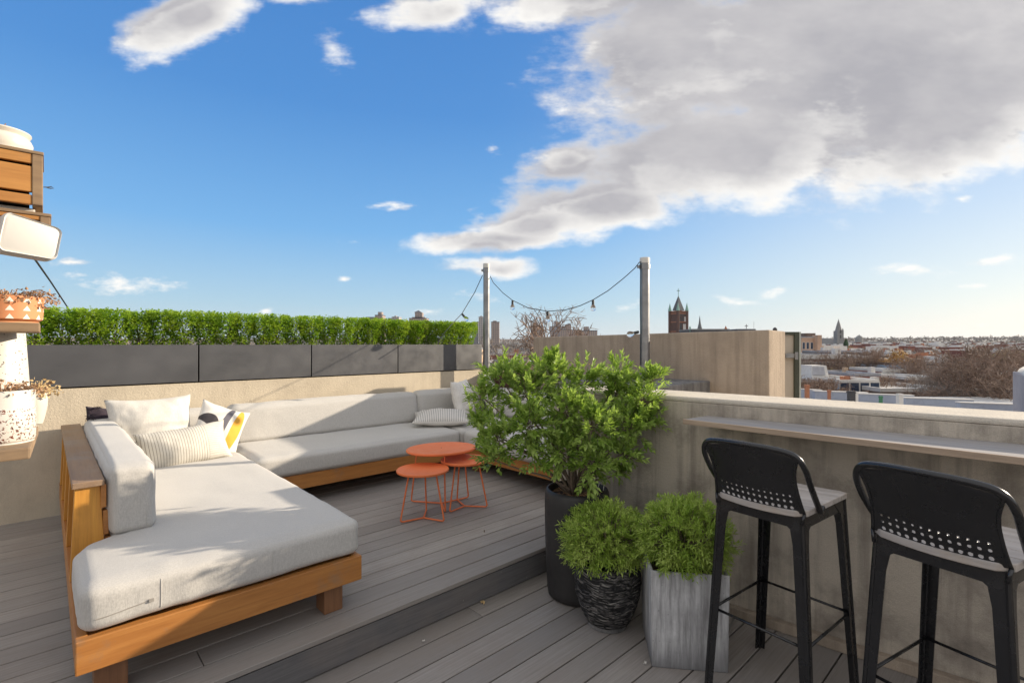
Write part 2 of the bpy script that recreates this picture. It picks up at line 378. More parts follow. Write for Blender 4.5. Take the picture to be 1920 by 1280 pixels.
# ------------------------------------------------------------------ helpers
ROTD = pi / 2 - PHI
def at(px, py, Y): return Vector(((px - 960) / F * Y, Y, HCAM - (py - HY) / F * Y))
def R3(rot): return Matrix.Rotation(rot, 3, 'Z')
def tagp(o, label=None, cat=None, group=None, kind=None):
    if label: o['label'] = label
    if cat: o['category'] = cat
    if group: o['group'] = group
    if kind: o['kind'] = kind
class Frame:
    """local frame: rotation about z and an origin expressed in rotated axes"""
    def __init__(s, rot=0.0, o=(0, 0, 0)): s.rot = rot; s.o = Vector(o)
    def world(s): return R3(s.rot) @ s.o
def deckf(u, v, z): return Frame(ROTD, (u, v, z))
def wf(x, y, z, rot=0.0): return Frame(rot, R3(-rot) @ Vector((x, y, z)))
class Thing:
    def __init__(s, name, label, cat, fr, group=None):
        s.e = bpy.data.objects.new(name, None); SC.collection.objects.link(s.e); s.e.empty_display_size = .1
        s.fr = fr; s.e.location = fr.world(); s.e.rotation_euler = (0, 0, fr.rot); tagp(s.e, label, cat, group)
def link(name, me, parent=None, fr=None, tg=None):
    o = bpy.data.objects.new(name, me); SC.collection.objects.link(o)
    if parent is not None: o.parent = parent.e if isinstance(parent, Thing) else parent
    elif fr is not None: o.location = fr.world(); o.rotation_euler = (0, 0, fr.rot)
    if tg: tagp(o, **tg)
    return o
class MB:
    def __init__(s): s.v = []; s.f = []; s.m = []; s.uv = None
    def add(s, vs, fs, mi=0):
        b = len(s.v); s.v.extend([Vector(p) for p in vs]); s.f.extend([[b + i for i in q] for q in fs]); s.m.extend([mi] * len(fs)); return s
    def box(s, x0, x1, y0, y1, z0, z1, mi=0):
        v = [(x0, y0, z0), (x1, y0, z0), (x1, y1, z0), (x0, y1, z0), (x0, y0, z1), (x1, y0, z1), (x1, y1, z1), (x0, y1, z1)]
        return s.add(v, [(3, 2, 1, 0), (4, 5, 6, 7), (0, 1, 5, 4), (1, 2, 6, 5), (2, 3, 7, 6), (3, 0, 4, 7)], mi)
    def prism(s, base, z0, z1, mi=0):
        """base: list of (x,y) counter clockwise"""
        n = len(base); v = [(p[0], p[1], z0) for p in base] + [(p[0], p[1], z1) for p in base]
        return s.add(v, [list(range(n))[::-1], list(range(n, 2 * n))] + [(i, (i + 1) % n, n + (i + 1) % n, n + i) for i in range(n)], mi)
    def hexa(s, b, t, mi=0):
        """bottom quad and top quad, 3d points"""
        return s.add(list(b) + list(t), [(3, 2, 1, 0), (4, 5, 6, 7), (0, 1, 5, 4), (1, 2, 6, 5), (2, 3, 7, 6), (3, 0, 4, 7)], mi)
    def tube(s, pts, r, n=8, mi=0, caps=True, closed=False):
        pts = [Vector(p) for p in pts]; N = len(pts); rs = r if isinstance(r, (list, tuple)) else [r] * N
        b = len(s.v); prev = None
        for i, p in enumerate(pts):
            if closed: d = pts[(i + 1) % N] - pts[i - 1]
            else: d = pts[min(i + 1, N - 1)] - pts[max(i - 1, 0)]
            if d.length < 1e-9: d = Vector((0, 0, 1))
            d.normalize()
            if prev is None:
                a = Vector((0, 0, 1)) if abs(d.z) < .9 else Vector((1, 0, 0)); a = (a - d * a.dot(d)).normalized()
            else:
                a = prev - d * prev.dot(d)
                a = a.normalized() if a.length > 1e-6 else d.orthogonal().normalized()
            prev = a; c = d.cross(a)
            for k in range(n):
                t = 2 * pi * k / n; s.v.append(p + (a * cos(t) + c * sin(t)) * rs[i])
        for i in range(N if closed else N - 1):
            j = (i + 1) % N
            for k in range(n): s.f.append([b + i * n + k, b + i * n + (k + 1) % n, b + j * n + (k + 1) % n, b + j * n + k]); s.m.append(mi)
        if caps and not closed:
            s.f.append([b + k for k in range(n)][::-1]); s.f.append([b + (N - 1) * n + k for k in range(n)]); s.m += [mi, mi]
        return s
    def lathe(s, prof, n=40, c=(0, 0), mi=0, uv=False):
        b = len(s.v); N = len(prof)
        for (r, z) in prof:
            for k in range(n):
                t = 2 * pi * k / n; s.v.append(Vector((c[0] + r * cos(t), c[1] + r * sin(t), z)))
        for i in range(N - 1):
            for k in range(n): s.f.append([b + i * n + k, b + i * n + (k + 1) % n, b + (i + 1) * n + (k + 1) % n, b + (i + 1) * n + k]); s.m.append(mi)
        s.f.append([b + k for k in range(n)][::-1]); s.f.append([b + (N - 1) * n + k for k in range(n)]); s.m += [mi, mi]
        return s
    def mesh(s, name, mats, o, bevel=0., smooth=False, seg=2, autos=None, recalc=False):
        me = bpy.data.meshes.new(name); o = Vector(o)
        me.from_pydata([tuple(p - o) for p in s.v], [], s.f)
        mats = mats if isinstance(mats, (list, tuple)) else [mats]
        for k in mats: me.materials.append(k)
        if len(mats) > 1: me.polygons.foreach_set('material_index', s.m)
        if bevel or recalc:
            bm = bmesh.new(); bm.from_mesh(me)
            if recalc: bmesh.ops.recalc_face_normals(bm, faces=bm.faces)
            if bevel:
                es = [e for e in bm.edges if len(e.link_faces) == 2 and e.calc_face_angle(0) > .5]
                bmesh.ops.bevel(bm, geom=es, offset=bevel, segments=seg, affect='EDGES', profile=.6, clamp_overlap=True)
            bm.to_mesh(me); bm.free()
        if smooth: me.polygons.foreach_set('use_smooth', [True] * len(me.polygons))
        me.update(); return me
    def part(s, name, mats, T, **k):
        tg = k.pop('tg', None); return link(name, s.mesh(name, mats, T.fr.o, **k), T, tg=tg)
    def sub(s, name, mats, T, par, **k):
        """sub-part: child of a part of thing T (same local frame)"""
        return link(name, s.mesh(name, mats, T.fr.o, **k), par)
    def single(s, name, mats, fr, label=None, cat=None, group=None, kind=None, **k):
        return link(name, s.mesh(name, mats, fr.o, **k), None, fr, dict(label=label, cat=cat, group=group, kind=kind))
def sm(o, angle=40):
    """smooth shading with sharp edges kept"""
    me = o.data; me.polygons.foreach_set('use_smooth', [True] * len(me.polygons))
    me.set_sharp_from_angle(angle=radians(angle)); return o

# cushions
def cushion(mb, x0, x1, y0, y1, z0, z1, r=.05, puff=.02, seed=0, wr=.006, lean=(0, 0), n=22, side=.012):
    hx, hy, hz = (x1 - x0) / 2, (y1 - y0) / 2, (z1 - z0) / 2; C = Vector(((x0 + x1) / 2, (y0 + y1) / 2, (z0 + z1) / 2))
    bm = bmesh.new(); bmesh.ops.create_cube(bm, size=2); bmesh.ops.subdivide_edges(bm, edges=bm.edges[:], cuts=n, use_grid_fill=True)
    r = min(r, hx * .98, hy * .98, hz * .98)
    for v in bm.verts:
        q = v.co.copy()
        # denser towards the edges
        q = Vector([math.copysign(abs(c) ** .75, c) for c in q])
        p = Vector((q.x * hx, q.y * hy, q.z * hz))
        ic = Vector((max(-hx + r, min(hx - r, p.x)), max(-hy + r, min(hy - r, p.y)), max(-hz + r, min(hz - r, p.z))))
        d = p - ic
        if d.length > 1e-9: p = ic + d.normalized() * r
        ax, ay, az = 1 - q.x ** 2, 1 - q.y ** 2, 1 - q.z ** 2
        nd = d.normalized() if d.length > 1e-9 else Vector((0, 0, 0))
        p.z += nd.z * puff * (max(ax, 0) * max(ay, 0)) ** .5
        p.x += nd.x * side * (max(ay, 0) * max(az, 0)) ** .5; p.y += nd.y * side * (max(ax, 0) * max(az, 0)) ** .5
        w0 = C + p
        nn = mnoise.noise(Vector((w0.x * 5 + seed, w0.y * 5, w0.z * 5))) + .5 * mnoise.noise(Vector((w0.x * 15 + seed, w0.y * 15, w0.z * 11)))
        fold = mnoise.noise(Vector((w0.x * 26 + seed, w0.y * 26, w0.z * 5)))
        p += nd * (nn * wr + fold * wr * .45 * (1 - abs(nd.z)))
        h = (p.z + hz)
        p.x += lean[0] * h; p.y += lean[1] * h
        v.co = C + p
    b = len(mb.v)
    bm.verts.index_update()
    mb.add([v.co.copy() for v in bm.verts], [[v.index for v in f.verts] for f in bm.faces]); bm.free(); return mb
def pillow(name, wd, ht, th, mat, T=None, seed=0, crumple=.006, n=30, pinch=.09, squash=0.):
    """throw pillow in local x/z plane, thickness along y, centred at the origin"""
    vs = []; fs = []
    for side in (1, -1):
        b = len(vs)
        for i in range(n + 1):
            for j in range(n + 1):
                a = i / n * 2 - 1; c = j / n * 2 - 1
                a = math.copysign(abs(a) ** .8, a); c = math.copysign(abs(c) ** .8, c)
                t = (max(0, 1 - a * a) * max(0, 1 - c * c)) ** .5
                x = a * (wd / 2) * (1 - pinch * (1 - c * c)); z = c * (ht / 2) * (1 - pinch * (1 - a * a))
                nn = mnoise.noise(Vector((x * 9 + seed, z * 9, side * 3 + seed))) + .5 * mnoise.noise(Vector((x * 22, z * 22 + seed, side * 3)))
                y = side * (th / 2) * t * (1 + squash * -c) + side * nn * crumple * min(1, t * 2.2)
                x += mnoise.noise(Vector((z * 12, seed, a))) * .004; z += mnoise.noise(Vector((x * 12, seed + 5, c))) * .006
                vs.append((x, y, z))
        for i in range(n):
            for j in range(n):
                q = [b + i * (n + 1) + j, b + (i + 1) * (n + 1) + j, b + (i + 1) * (n + 1) + j + 1, b + i * (n + 1) + j + 1]
                fs.append(q if side == -1 else q[::-1])
    me = bpy.data.meshes.new(name); me.from_pydata(vs, [], fs); me.materials.append(mat)
    bm = bmesh.new(); bm.from_mesh(me); bmesh.ops.remove_doubles(bm, verts=bm.verts, dist=.0006); bm.to_mesh(me); bm.free()
    me.polygons.foreach_set('use_smooth', [True] * len(me.polygons)); return me
def place(name, me, loc, rot, tg):
    o = bpy.data.objects.new(name, me); SC.collection.objects.link(o); o.location = loc; o.rotation_euler = rot; tagp(o, **tg); return o
def WD(u, v, z): return U * u + V * v + Vector((0, 0, z))

# ================================================================== SETTING
random.seed(4)
DZ = .172
# ground: one sheet with a gentle rise towards the skyline
def terrain(x, y):
    r = sqrt(x * x + y * y); t = max(0, min(1, (r - 500) / 1300)); h = -13 + 25 * t * t * (3 - 2 * t)
    h += 5 * t * mnoise.noise(Vector((x / 420, y / 420, 0)))
    return h
mb = MB(); NR_, NA = 44, 96
rad = [0.0] + [4 * (1.19 ** i) for i in range(NR_)]
for i, r in enumerate(rad):
    for k in range(NA):
        a = 2 * pi * k / NA; x, y = r * sin(a), r * cos(a); mb.v.append(Vector((x, y, terrain(x, y))))
for i in range(len(rad) - 1):
    for k in range(NA):
        mb.f.append([i * NA + k, (i + 1) * NA + k, (i + 1) * NA + (k + 1) % NA, i * NA + (k + 1) % NA]); mb.m.append(0)
def groundmat():
    m, n, b = newmat('city_ground'); oc = objco(n)
    c = n.mix(n.maprange(n.noise(oc, .03, 6, .6), .4, .62), (.085, .075, .06), (.14, .115, .085))
    c = n.mix(n.maprange(n.noise(oc, .12, 4, .7), .55, .7), c, (.24, .23, .22))
    n.set(b.inputs['Base Color'], c); b.inputs['Roughness'].default_value = .95; return m
mb.single('ground', groundmat(), wf(0, 0, 0), kind='structure', smooth=True, recalc=True)

# decks: individual boards with open gaps, grooved ends
def deck(name, u0, u1, v0, v1, z, mat, pitch=.146, gap=.0075, th=.024, joints=(), clip=None, vstart=None):
    mb = MB(); v = vstart if vstart is not None else v0; i = 0
    while v < v1 - .01:
        a, b = v, min(v + pitch - gap, v1)
        cuts = sorted([u0, u1] + [j for (k, j) in joints if k == i])
        if not any(k == i for k, _ in joints):
            cuts = sorted(cuts + [u0 + (u1 - u0) * random.uniform(.1, .9)] if random.random() < 0 else cuts)
        for c0, c1 in zip(cuts, cuts[1:]): mb.box(c0 + .0015, c1 - .0015, a, b, z - th, z + random.uniform(-.0006, .0006))
        v += pitch; i += 1
    return mb.single(name, mat, deckf(0, 0, 0), kind='structure', bevel=.0022, seg=1)
VS = 2.221
deck('upper_deck', -2.6, 4.35, VS, 5.2, DZ, M['deck'], pitch=.1432, joints=[(1, .475), (9, .2)], vstart=VS)
# lower deck: runs up to the parapet wall, clipped by it
deck('lower_deck', -2.2, 4.2, -1.5, VS + .03, 0, M['deck_low'], pitch=.1432, joints=[(25, 1.75), (22, 1.28), (20, .6)], vstart=VS + .03 - .1432 * 26)
MB().box(-2.6, 4.35, VS + .02, 5.2, .02, DZ - .03).single('deck_underlay', M['under'], deckf(0, 0, 0), kind='structure')
MB().box(-2.6, 4.35, -2.0, VS, -.2, -.03).single('deck_underlay', M['under'], deckf(0, 0, 0), kind='structure')
mb = MB(); mb.box(-2.6, 4.2, VS + .008, VS + .034, .006, DZ - .032)
mb.single('deck_step_riser', M['riser'], deckf(0, 0, 0), kind='structure', bevel=.004)

# building below the terrace
MB().box(-6, 4.9, -4, 5.5, -13.5, -.25).single('apartment_building', M['stucco_grey'], deckf(0, 0, 0), label='stuccoed apartment building that carries the roof terrace', cat='building')

# back wall below the black planters
mb = MB(); mb.box(-2.6, 4.33, 5.2, 5.62, -.1, 1.145)
mb.single('terrace_wall', M['stucco_warm'], deckf(0, 5.2, 0), label='sunlit sandy stucco wall behind the long sofa, below the dark planters', cat='wall', bevel=.008)
# side parapet with the bar shelf
pd = Vector((.765, -.644, 0)).normalized(); pn = Vector((.644, .765, 0)).normalized(); p0 = Vector((1.21, 2.786, 0))
prot = atan2(pd.y, pd.x)
def PL(a, d, z): q = p0 + pd * a + pn * d; return Vector((q.x, q.y, z))
PE = -1.2
fp = wf(*PL(0, 0, 0), prot); o = fp.o
T = Thing('parapet_wall', 'low grey stucco wall carrying the bar shelf, behind the bar stools', 'wall', fp)
mb = MB(); mb.box(o.x + PE, o.x + 4.5, o.y, o.y + .36, -.1, 1.15); mb.part('wall_body', M['stucco_grey'], T, bevel=.006)
mb = MB(); mb.box(o.x + PE, o.x + 4.5, o.y - .002, o.y + .362, 1.1502, 1.18); mb.part('coping', M['coping'], T, bevel=.012)
mb = MB(); mb.box(o.x + PE, o.x + 4.5, o.y - .045, o.y - .002, .001, .05); mb.part('base_trim', M['stucco_brown'], T, bevel=.006)
# neighbour's tall stucco wall, ledge block, dark board fence
fr = deckf(4.5, 1.6, 0)
mb = MB(); mb.hexa([(4.5, 1.607, -.2), (4.89, 1.607, -.2), (4.89, 4.42, -.2), (4.5, 4.42, -.2)], [(4.5, 1.607, 1.612), (4.89, 1.607, 1.606), (4.89, 4.42, 1.572), (4.5, 4.42, 1.576)])
mb.single('tall_stucco_wall', M['stucco_brown'], fr, 'tall brown rain-streaked stucco wall beyond the potted shrub', 'wall', bevel=.012)
mb = MB(); mb.box(3.62, 4.498, 2.12, 3.3, -.2, 1.15)
mb.single('ledge_block', M['blockc'], deckf(3.7, 2.12, 0), 'low black-stained concrete ledge at the foot of the tall stucco wall', 'ledge', bevel=.012)
MB().box(3.1, 6.5, -4, 2.1, -.35, -.05).single('roof_floor', M['stucco_grey'], deckf(0, 0, 0), kind='structure')
fr = deckf(4.36, 4.4, 0); T = Thing('board_fence', 'short dark reddish-brown board fence between the thin pole and the tall wall', 'fence', fr)
for k in range(4): MB().box(4.38, 4.42, 4.43, 5.2, .17 + k * .232, .17 + k * .232 + .226).part('board', M['redwood'], T, bevel=.004)
MB().box(4.36, 4.44, 4.43, 5.2, 1.1, 1.122).part('cap_rail', M['redwood'], T, bevel=.003)
mb = MB(); mb.box(4.33, 4.75, 5.24, 5.55, -.2, 1.12)
mb.single('wall_stub', M['stucco_warm'], deckf(4.33, 5.24, 0), 'stub of pale stucco wall right behind the thin pole', 'wall', bevel=.01)

# metal screen right of the tall wall
P = at(1475, 700, 4.9); fr = wf(P.x, P.y, 0, 0); T = Thing('metal_screen', 'narrow beige panel in a dark green metal frame at the end of the tall wall', 'screen', fr)
def bx_px(xa, xb, ya, yb, Y, d): a = at(xa, ya, Y); b = at(xb, yb, Y); return (a.x, b.x, Y, Y + d, b.z, a.z)
MB().box(*bx_px(1462, 1490, 628, 790, 4.9, .03)).part('panel', M['panel_beige'], T)
MB().box(*bx_px(1490, 1498.5, 622, 790, 4.88, .09)).part('post', M['green_frame'], T, bevel=.003)
MB().box(*bx_px(1498.7, 1502, 622, 790, 4.885, .08)).part('edge_strip', M['pale_frame'], T, bevel=.002)
MB().box(*bx_px(1462, 1489.8, 622, 627.6, 4.88, .09)).part('top_rail', M['green_frame'], T, bevel=.003)
mb = MB(); mb.box(*bx_px(1474, 1497, 663, 671, 4.85, .028)); mb.box(*bx_px(1491, 1497, 660, 674, 4.84, .009)); mb.part('clamp', M['steel'], T, bevel=.003)

# ================================================================== PLANTERS AND HEDGE
def leaf_mesh(leaves, mat, name, fr, fold=.25):
    """leaves: list of (pos, dir, up, length, width) -> small folded leaves"""
    vs = []; fs = []; o = fr.o
    for (p, d, up, L, Wd) in leaves:
        d = d.normalized(); s_ = d.cross(up)
        if s_.length < 1e-4: s_ = d.orthogonal()
        s_.normalize(); n_ = s_.cross(d); p = p - o
        b = len(vs)
        vs += [p, p + d * L * .42 + s_ * Wd * .5 + n_ * Wd * fold, p + d * L * .45, p + d * L * .42 - s_ * Wd * .5 + n_ * Wd * fold, p + d * L - n_ * L * .06]
        fs += [(b, b + 1, b + 2), (b, b + 2, b + 3), (b + 1, b + 4, b + 2), (b + 3, b + 2, b + 4)]
    me = bpy.data.meshes.new(name); me.from_pydata([tuple(v) for v in vs], [], fs); me.materials.append(mat); me.update(); return me
def rdir():
    z = random.uniform(-1, 1); t = random.uniform(0, 2 * pi); r = sqrt(1 - z * z); return Vector((r * cos(t), r * sin(t), z))
uj = [-1.15, -.14, 1.002, 2.008, 3.018, 4.30]
LBL = ['fifth from the right, mostly hidden behind the plant stand', 'leftmost one clear of the plant stand, above the chaise arm', 'above the left half of the long sofa', 'above the right half of the long sofa', 'rightmost and sunlit, crossed by a pole shadow']
for i in range(5):
    a, b = uj[i] + .006, uj[i + 1] - .006; fr = deckf(a, 5.195, 1.155)
    T = Thing('trough_planter', 'charcoal trough planter, ' + LBL[i], 'planter', fr, 'charcoal trough planters along the wall')
    mb = MB(); z0, z1 = 1.156, 1.484; y0, y1 = 5.187, 5.60; t = .016
    mb.box(a, b, y0, y0 + t, z0, z1); mb.part('front_panel', M['fibre'], T, bevel=.002)
    mb = MB(); mb.box(a, b, y1 - t, y1, z0, z1); mb.box(a, a + t, y0 + t + .0005, y1 - t - .0005, z0, z1 - .001); mb.box(b - t, b, y0 + t + .0005, y1 - t - .0005, z0, z1 - .001); mb.box(a + t, b - t, y0 + t + .0005, y1 - t, z0, z0 + t)
    mb.part('trough_body', M['fibre'], T)
    mb = MB(); mb.box(a + t + .001, b - t - .001, y0 + t + .001, y1 - t - .001, z1 - .06, z1 - .03); mb.part('soil', M['soil'], T)
    if i == 0: continue
    # hedge: several shrubs pressed together
    HL = ['leftmost run of clipped leafy hedge, behind the triangle-patterned pot', 'clipped leafy hedge in the second planter from the left', 'clipped leafy hedge in the third planter from the left', 'rightmost run of clipped leafy hedge, ending at the thin pole']
    fr = deckf((a + b) / 2, 5.4, 1.43); T = Thing('hedge', HL[i - 1], 'hedge', fr, 'hedge growing in the trough planters')
    leaves = []; st = MB(); nsh = int((b - a) / .155)
    for k in range(nsh):
        cu = a + (k + .5) * (b - a) / nsh + random.uniform(-.02, .02); cv = 5.385 + random.uniform(-.02, .03)
        hh = random.uniform(.325, .345); wr_ = random.uniform(.095, .125)
        for q in range(7):
            t_ = random.uniform(0, 2 * pi); r_ = random.uniform(.2, 1) * wr_
            p0_ = Vector((cu + random.uniform(-.03, .03), cv + random.uniform(-.03, .03), 1.43)); p2 = Vector((cu + cos(t_) * r_, cv + sin(t_) * r_, 1.43 + hh * random.uniform(.55, .9)))
            p1 = (p0_ + p2) / 2 + Vector((-cos(t_) * r_ * .25, -sin(t_) * r_ * .25, 0)); st.tube([p0_, p1, p2], [.004, .003, .0015], 4, caps=False)
        for q in range(2300):
            t_ = random.uniform(0, 2 * pi); zz = random.random() ** .62; w_ = wr_ * (.42 + .85 * min(1, zz * 1.5)) * (1 if zz < .9 else .9)
            r_ = w_ * random.random() ** .38
            p = Vector((cu + cos(t_) * r_ * 1.1, cv + sin(t_) * r_ * 1.2, 1.44 + hh * zz + random.gauss(0, .008)))
            p += Vector((mnoise.noise(p * 11), mnoise.noise(p * 11 + Vector((5, 0, 0))), mnoise.noise(p * 9 + Vector((0, 7, 0))))) * .026
            p.z = min(p.z, 1.79 + random.uniform(-.012, .008))
            d = (Vector((cos(t_), sin(t_), .35)) + rdir() * .75); leaves.append((p, d, Vector((0, 0, 1)) + rdir() * .5, random.uniform(.018, .028), random.uniform(.015, .022)))
    link('foliage', leaf_mesh(leaves, M['leaf_hedge'], 'foliage', fr), T); st.part('stems', M['bark'], T)

# ================================================================== SOFA
B = DZ
fr = deckf(.62, 3.8, DZ)
T = Thing('chaise_longue', 'wide teak chaise section of the sofa with grey linen mattress, nearest the camera at left', 'sofa', fr, 'teak sofa sections')
fb_ = MB().box(.076, 1.163, 2.352, 2.388, .308, .428).part('front_rail', M['teak'], T, bevel=.004)
MB().box(.076, .112, 2.3885, 5.17, .308, .428).part('side_rail', M['teak_y'], T, bevel=.004)
MB().box(1.127, 1.163, 2.3885, 5.17, .308, .427).part('side_rail', M['teak_y'], T, bevel=.004)
mb = MB()
for k in range(16): v = 2.42 + k * .17; mb.box(.113, 1.126, v, v + .12, .395, .415)
mb.part('slat_base', M['teak'], T)
for (a, b, c) in ((.13, .23, 2.395), (.99, 1.082, 2.395), (.13, .23, 4.95), (.99, 1.082, 4.95)):
    MB().box(a, b, c, c + .1, DZ + .001, .307).part('leg', M['teak_leg'], T, bevel=.003)
for v in (2.97, 3.50, 4.03, 4.56, 5.06):
    mb = MB(); mb.hexa([(.078, v, .429), (.205, v, .429), (.205, v + .05, .429), (.078, v + .05, .429)], [(.094, v, .842), (.182, v, .842), (.182, v + .05, .842), (.094, v + .05, .842)]); mb.part('arm_post', M['teak_z'], T, bevel=.003)
MB().box(.084, .198, 2.952, 5.15, .8425, .87).part('arm_cap', M['teak_top'], T, bevel=.004)
mb = MB(); mb.box(.184, .205, 2.965, 5.12, .738, .842); mb.box(.192, .214, 2.975, 5.12, .61, .722); mb.box(.2, .222, 2.985, 5.12, .45, .595); mb.part('arm_slats', M['teak_y'], T, bevel=.003)
mb = MB(); cushion(mb, .088, 1.172, 2.368, 5.0, .429, .604, .045, .012, 3, .005, n=40, side=.012)
for v_ in mb.v:
    k_ = max(0, min(1, (v_.y - 2.86) / .09)); k_ = k_ * k_ * (3 - 2 * k_)
    if v_.x < .4: v_.x = .4 - (.4 - v_.x) * (1 - k_ * .40)
from mathutils.bvhtree import BVHTree
CB = BVHTree.FromPolygons(mb.v, mb.f)
def onsurf(pts, off=.0012, BV=None):
    out = []
    for a_, b_ in zip(pts, pts[1:]):
        for q_ in range(8):
            p_ = Vector(a_).lerp(Vector(b_), q_ / 8); c_, n_, _, _ = (BV or CB).find_nearest(p_); out.append(c_ + n_.normalized() * off if (p_ - c_).dot(n_) > 0 else c_ - n_.normalized() * -off)
    return out
o = mb.part('seat_cushion', M['cushion'], T, smooth=True)
mb = MB()
mb.tube(onsurf([(.33, 2.33, .45), (.33, 2.33, .52), (.33, 2.33, .60)], .0006), .0016, 6); mb.sub('seam', M['cushion'], T, o)
mb = MB(); mb.tube(onsurf([(.13, 2.33, .487), (.2, 2.33, .492), (.31, 2.33, .503)], .0005), .0024, 6); zp = onsurf([(.30, 2.33, .503), (.31, 2.33, .503)])[0]; mb.box(zp.x - .008, zp.x + .008, zp.y - .005, zp.y - .001, .497, .509); mb.sub('zip', M['zip'], T, o)
mb = MB(); mb.tube(onsurf([(.74, 2.33, .45), (.74, 2.33, .52), (.745, 2.33, .60)], .0006), .0014, 6); mb.sub('seam', M['cushion'], T, o)
mb = MB(); cushion(mb, .215, .395, 2.935, 4.92, .600, .925, .038, .010, 9, .005, lean=(-.02, 0), n=30); o = mb.part('arm_cushion', M['cushion'], T, smooth=True)
mb = MB(); mb.tube([(.35, 2.926, .625), (.352, 2.924, .66), (.352, 2.923, .70)], .0012, 6); mb.sub('seam', M['cushion'], T, o)
mb = MB(); cushion(mb, .42, 1.183, 4.90, 5.08, .597, .925, .05, .012, 11, .006, lean=(0, .18), n=22); mb.part('back_cushion', M['cushion'], T, smooth=True)
# long section
fr = deckf(2.2, 4.6, DZ); T = Thing('sofa_section', 'long straight sofa section with grey linen cushions along the planter wall', 'sofa', fr, 'teak sofa sections')
MB().box(1.17, 3.195, 4.152, 4.188, .308, .426).part('front_rail', M['teak'], T, bevel=.004)
MB().box(1.17, 3.195, 5.1, 5.136, .308, .426).part('back_rail', M['teak'], T, bevel=.004)
mb = MB()
for k in range(12): u = 1.2 + k * .165; mb.box(u, u + .12, 4.19, 5.098, .395, .415)
mb.part('slat_base', M['teak_y'], T)
for (a, c) in ((1.3, 4.25), (2.9, 4.25), (1.3, 5.0), (2.9, 5.0)): MB().box(a, a + .09, c, c + .09, DZ + .001, .307).part('leg', M['teak_leg'], T, bevel=.003)
mb = MB(); cushion(mb, 1.185, 3.138, 4.135, 4.96, .427, .602, .042, .012, 21, .005, n=34, side=.014); mb.part('seat_cushion', M['cushion'], T, smooth=True)
mb = MB(); cushion(mb, 1.195, 3.128, 4.895, 5.07, .598, .936, .05, .012, 23, .006, lean=(0, .16), n=34); mb.part('back_cushion', M['cushion'], T, smooth=True)
# corner and right-hand section
fr = deckf(3.7, 3.7, DZ); T = Thing('corner_sofa', 'corner sofa section turning along the tall wall, half hidden by the big shrub', 'sofa', fr, 'teak sofa sections')
MB().box(3.2, 3.236, 2.45, 4.15, .308, .426).part('front_rail', M['teak_y'], T, bevel=.004)
MB().box(3.2, 4.2, 2.413, 2.449, .308, .426).part('end_rail', M['teak'], T, bevel=.004)
mb = MB()
for k in range(16): v = 2.48 + k * .165; mb.box(3.238, 4.2, v, v + .12, .395, .415)
mb.part('slat_base', M['teak'], T)
for (a, c) in ((3.26, 2.5), (3.26, 4.0), (4.08, 2.5), (4.08, 4.9)): MB().box(a, a + .09, c, c + .09, DZ + .001, .307).part('leg', M['teak_leg'], T, bevel=.003)
mb = MB(); cushion(mb, 3.15, 4.06, 4.135, 4.96, .427, .600, .05, .016, 31, .005, n=26); mb.part('seat_cushion', M['cushion'], T, smooth=True)
mb = MB(); cushion(mb, 3.15, 4.06, 2.43, 4.12, .427, .600, .05, .016, 33, .005, n=30); mb.part('seat_cushion', M['cushion'], T, smooth=True)
mb = MB(); cushion(mb, 3.142, 4.06, 4.895, 5.07, .598, .936, .05, .012, 35, .006, lean=(0, .16), n=24); mb.part('back_cushion', M['cushion'], T, smooth=True)
mb = MB(); cushion(mb, 4.06, 4.22, 2.45, 4.84, .598, .936, .05, .012, 37, .006, lean=(.14, 0), n=30); mb.part('back_cushion', M['cushion'], T, smooth=True)

# loose pillows
def rotm(rz, tilt): return (tilt, 0, ROTD + rz)
o = place('pillow', pillow('pillow', .56, .52, .27, M['white_cloth'], seed=3, crumple=.016), WD(.60, 4.70, .83), rotm(.10, radians(-17)), dict(label='large plain white square pillow leaning in the chaise corner', cat='pillow', group=None))
o = place('pillow', pillow('pillow', .38, .41, .14, M['abstract'], seed=8, crumple=.008), WD(1.04, 4.64, .79), (radians(-20), radians(23), ROTD - .05), dict(label='white pillow printed with yellow and grey bands and a dark half moon', cat='pillow'))
o = place('pillow', pillow('pillow', .60, .31, .22, M['stripe'], seed=13, crumple=.010), WD(.765, 4.41, .725), (radians(-27), radians(-4), ROTD + .10), dict(label='small oblong striped pillow in front of the white one on the chaise', cat='pillow'))
o = place('pillow', pillow('pillow', .40, .34, .13, M['dark_cloth'], seed=15, crumple=.02), WD(.40, 4.96, .83), (radians(-14), radians(8), ROTD + .2), dict(label='dark plum pillow peeping from behind the large white pillow', cat='pillow'))
TT = Thing('tassel_throw', 'dark tasselled throw end on top of the chaise arm cushion', 'throw', wf(*WD(.26, 4.88, .98)))
tsl = MB()
c0 = WD(.285, 4.93, 1.0)
for k in range(34):
    d = rdir(); d.z = abs(d.z) * .6 - .1; tsl.tube([c0, c0 + d * .018 + Vector((0, 0, .006)), c0 + d * .036], [.002, .0016, .001], 4)
tsl.part('tassel', M['dark_cloth'], TT); tsl = MB()
for k in range(26):
    c1 = WD(.24, 4.82, .955) + rdir() * .012; d = rdir(); d.z *= .5; tsl.tube([c1, c1 + d * .02, c1 + d * .045 - Vector((0, 0, .012))], [.004, .003, .001], 4)
tsl.part('throw_end', M['dark_cloth'], TT)
o = place('pillow', pillow('pillow', .50, .46, .20, M['rib'], seed=23, crumple=.02), WD(3.60, 4.70, .84), (radians(-14), 0, ROTD + .55), dict(label='ribbed off-white square pillow in the far sofa corner', cat='pillow'))
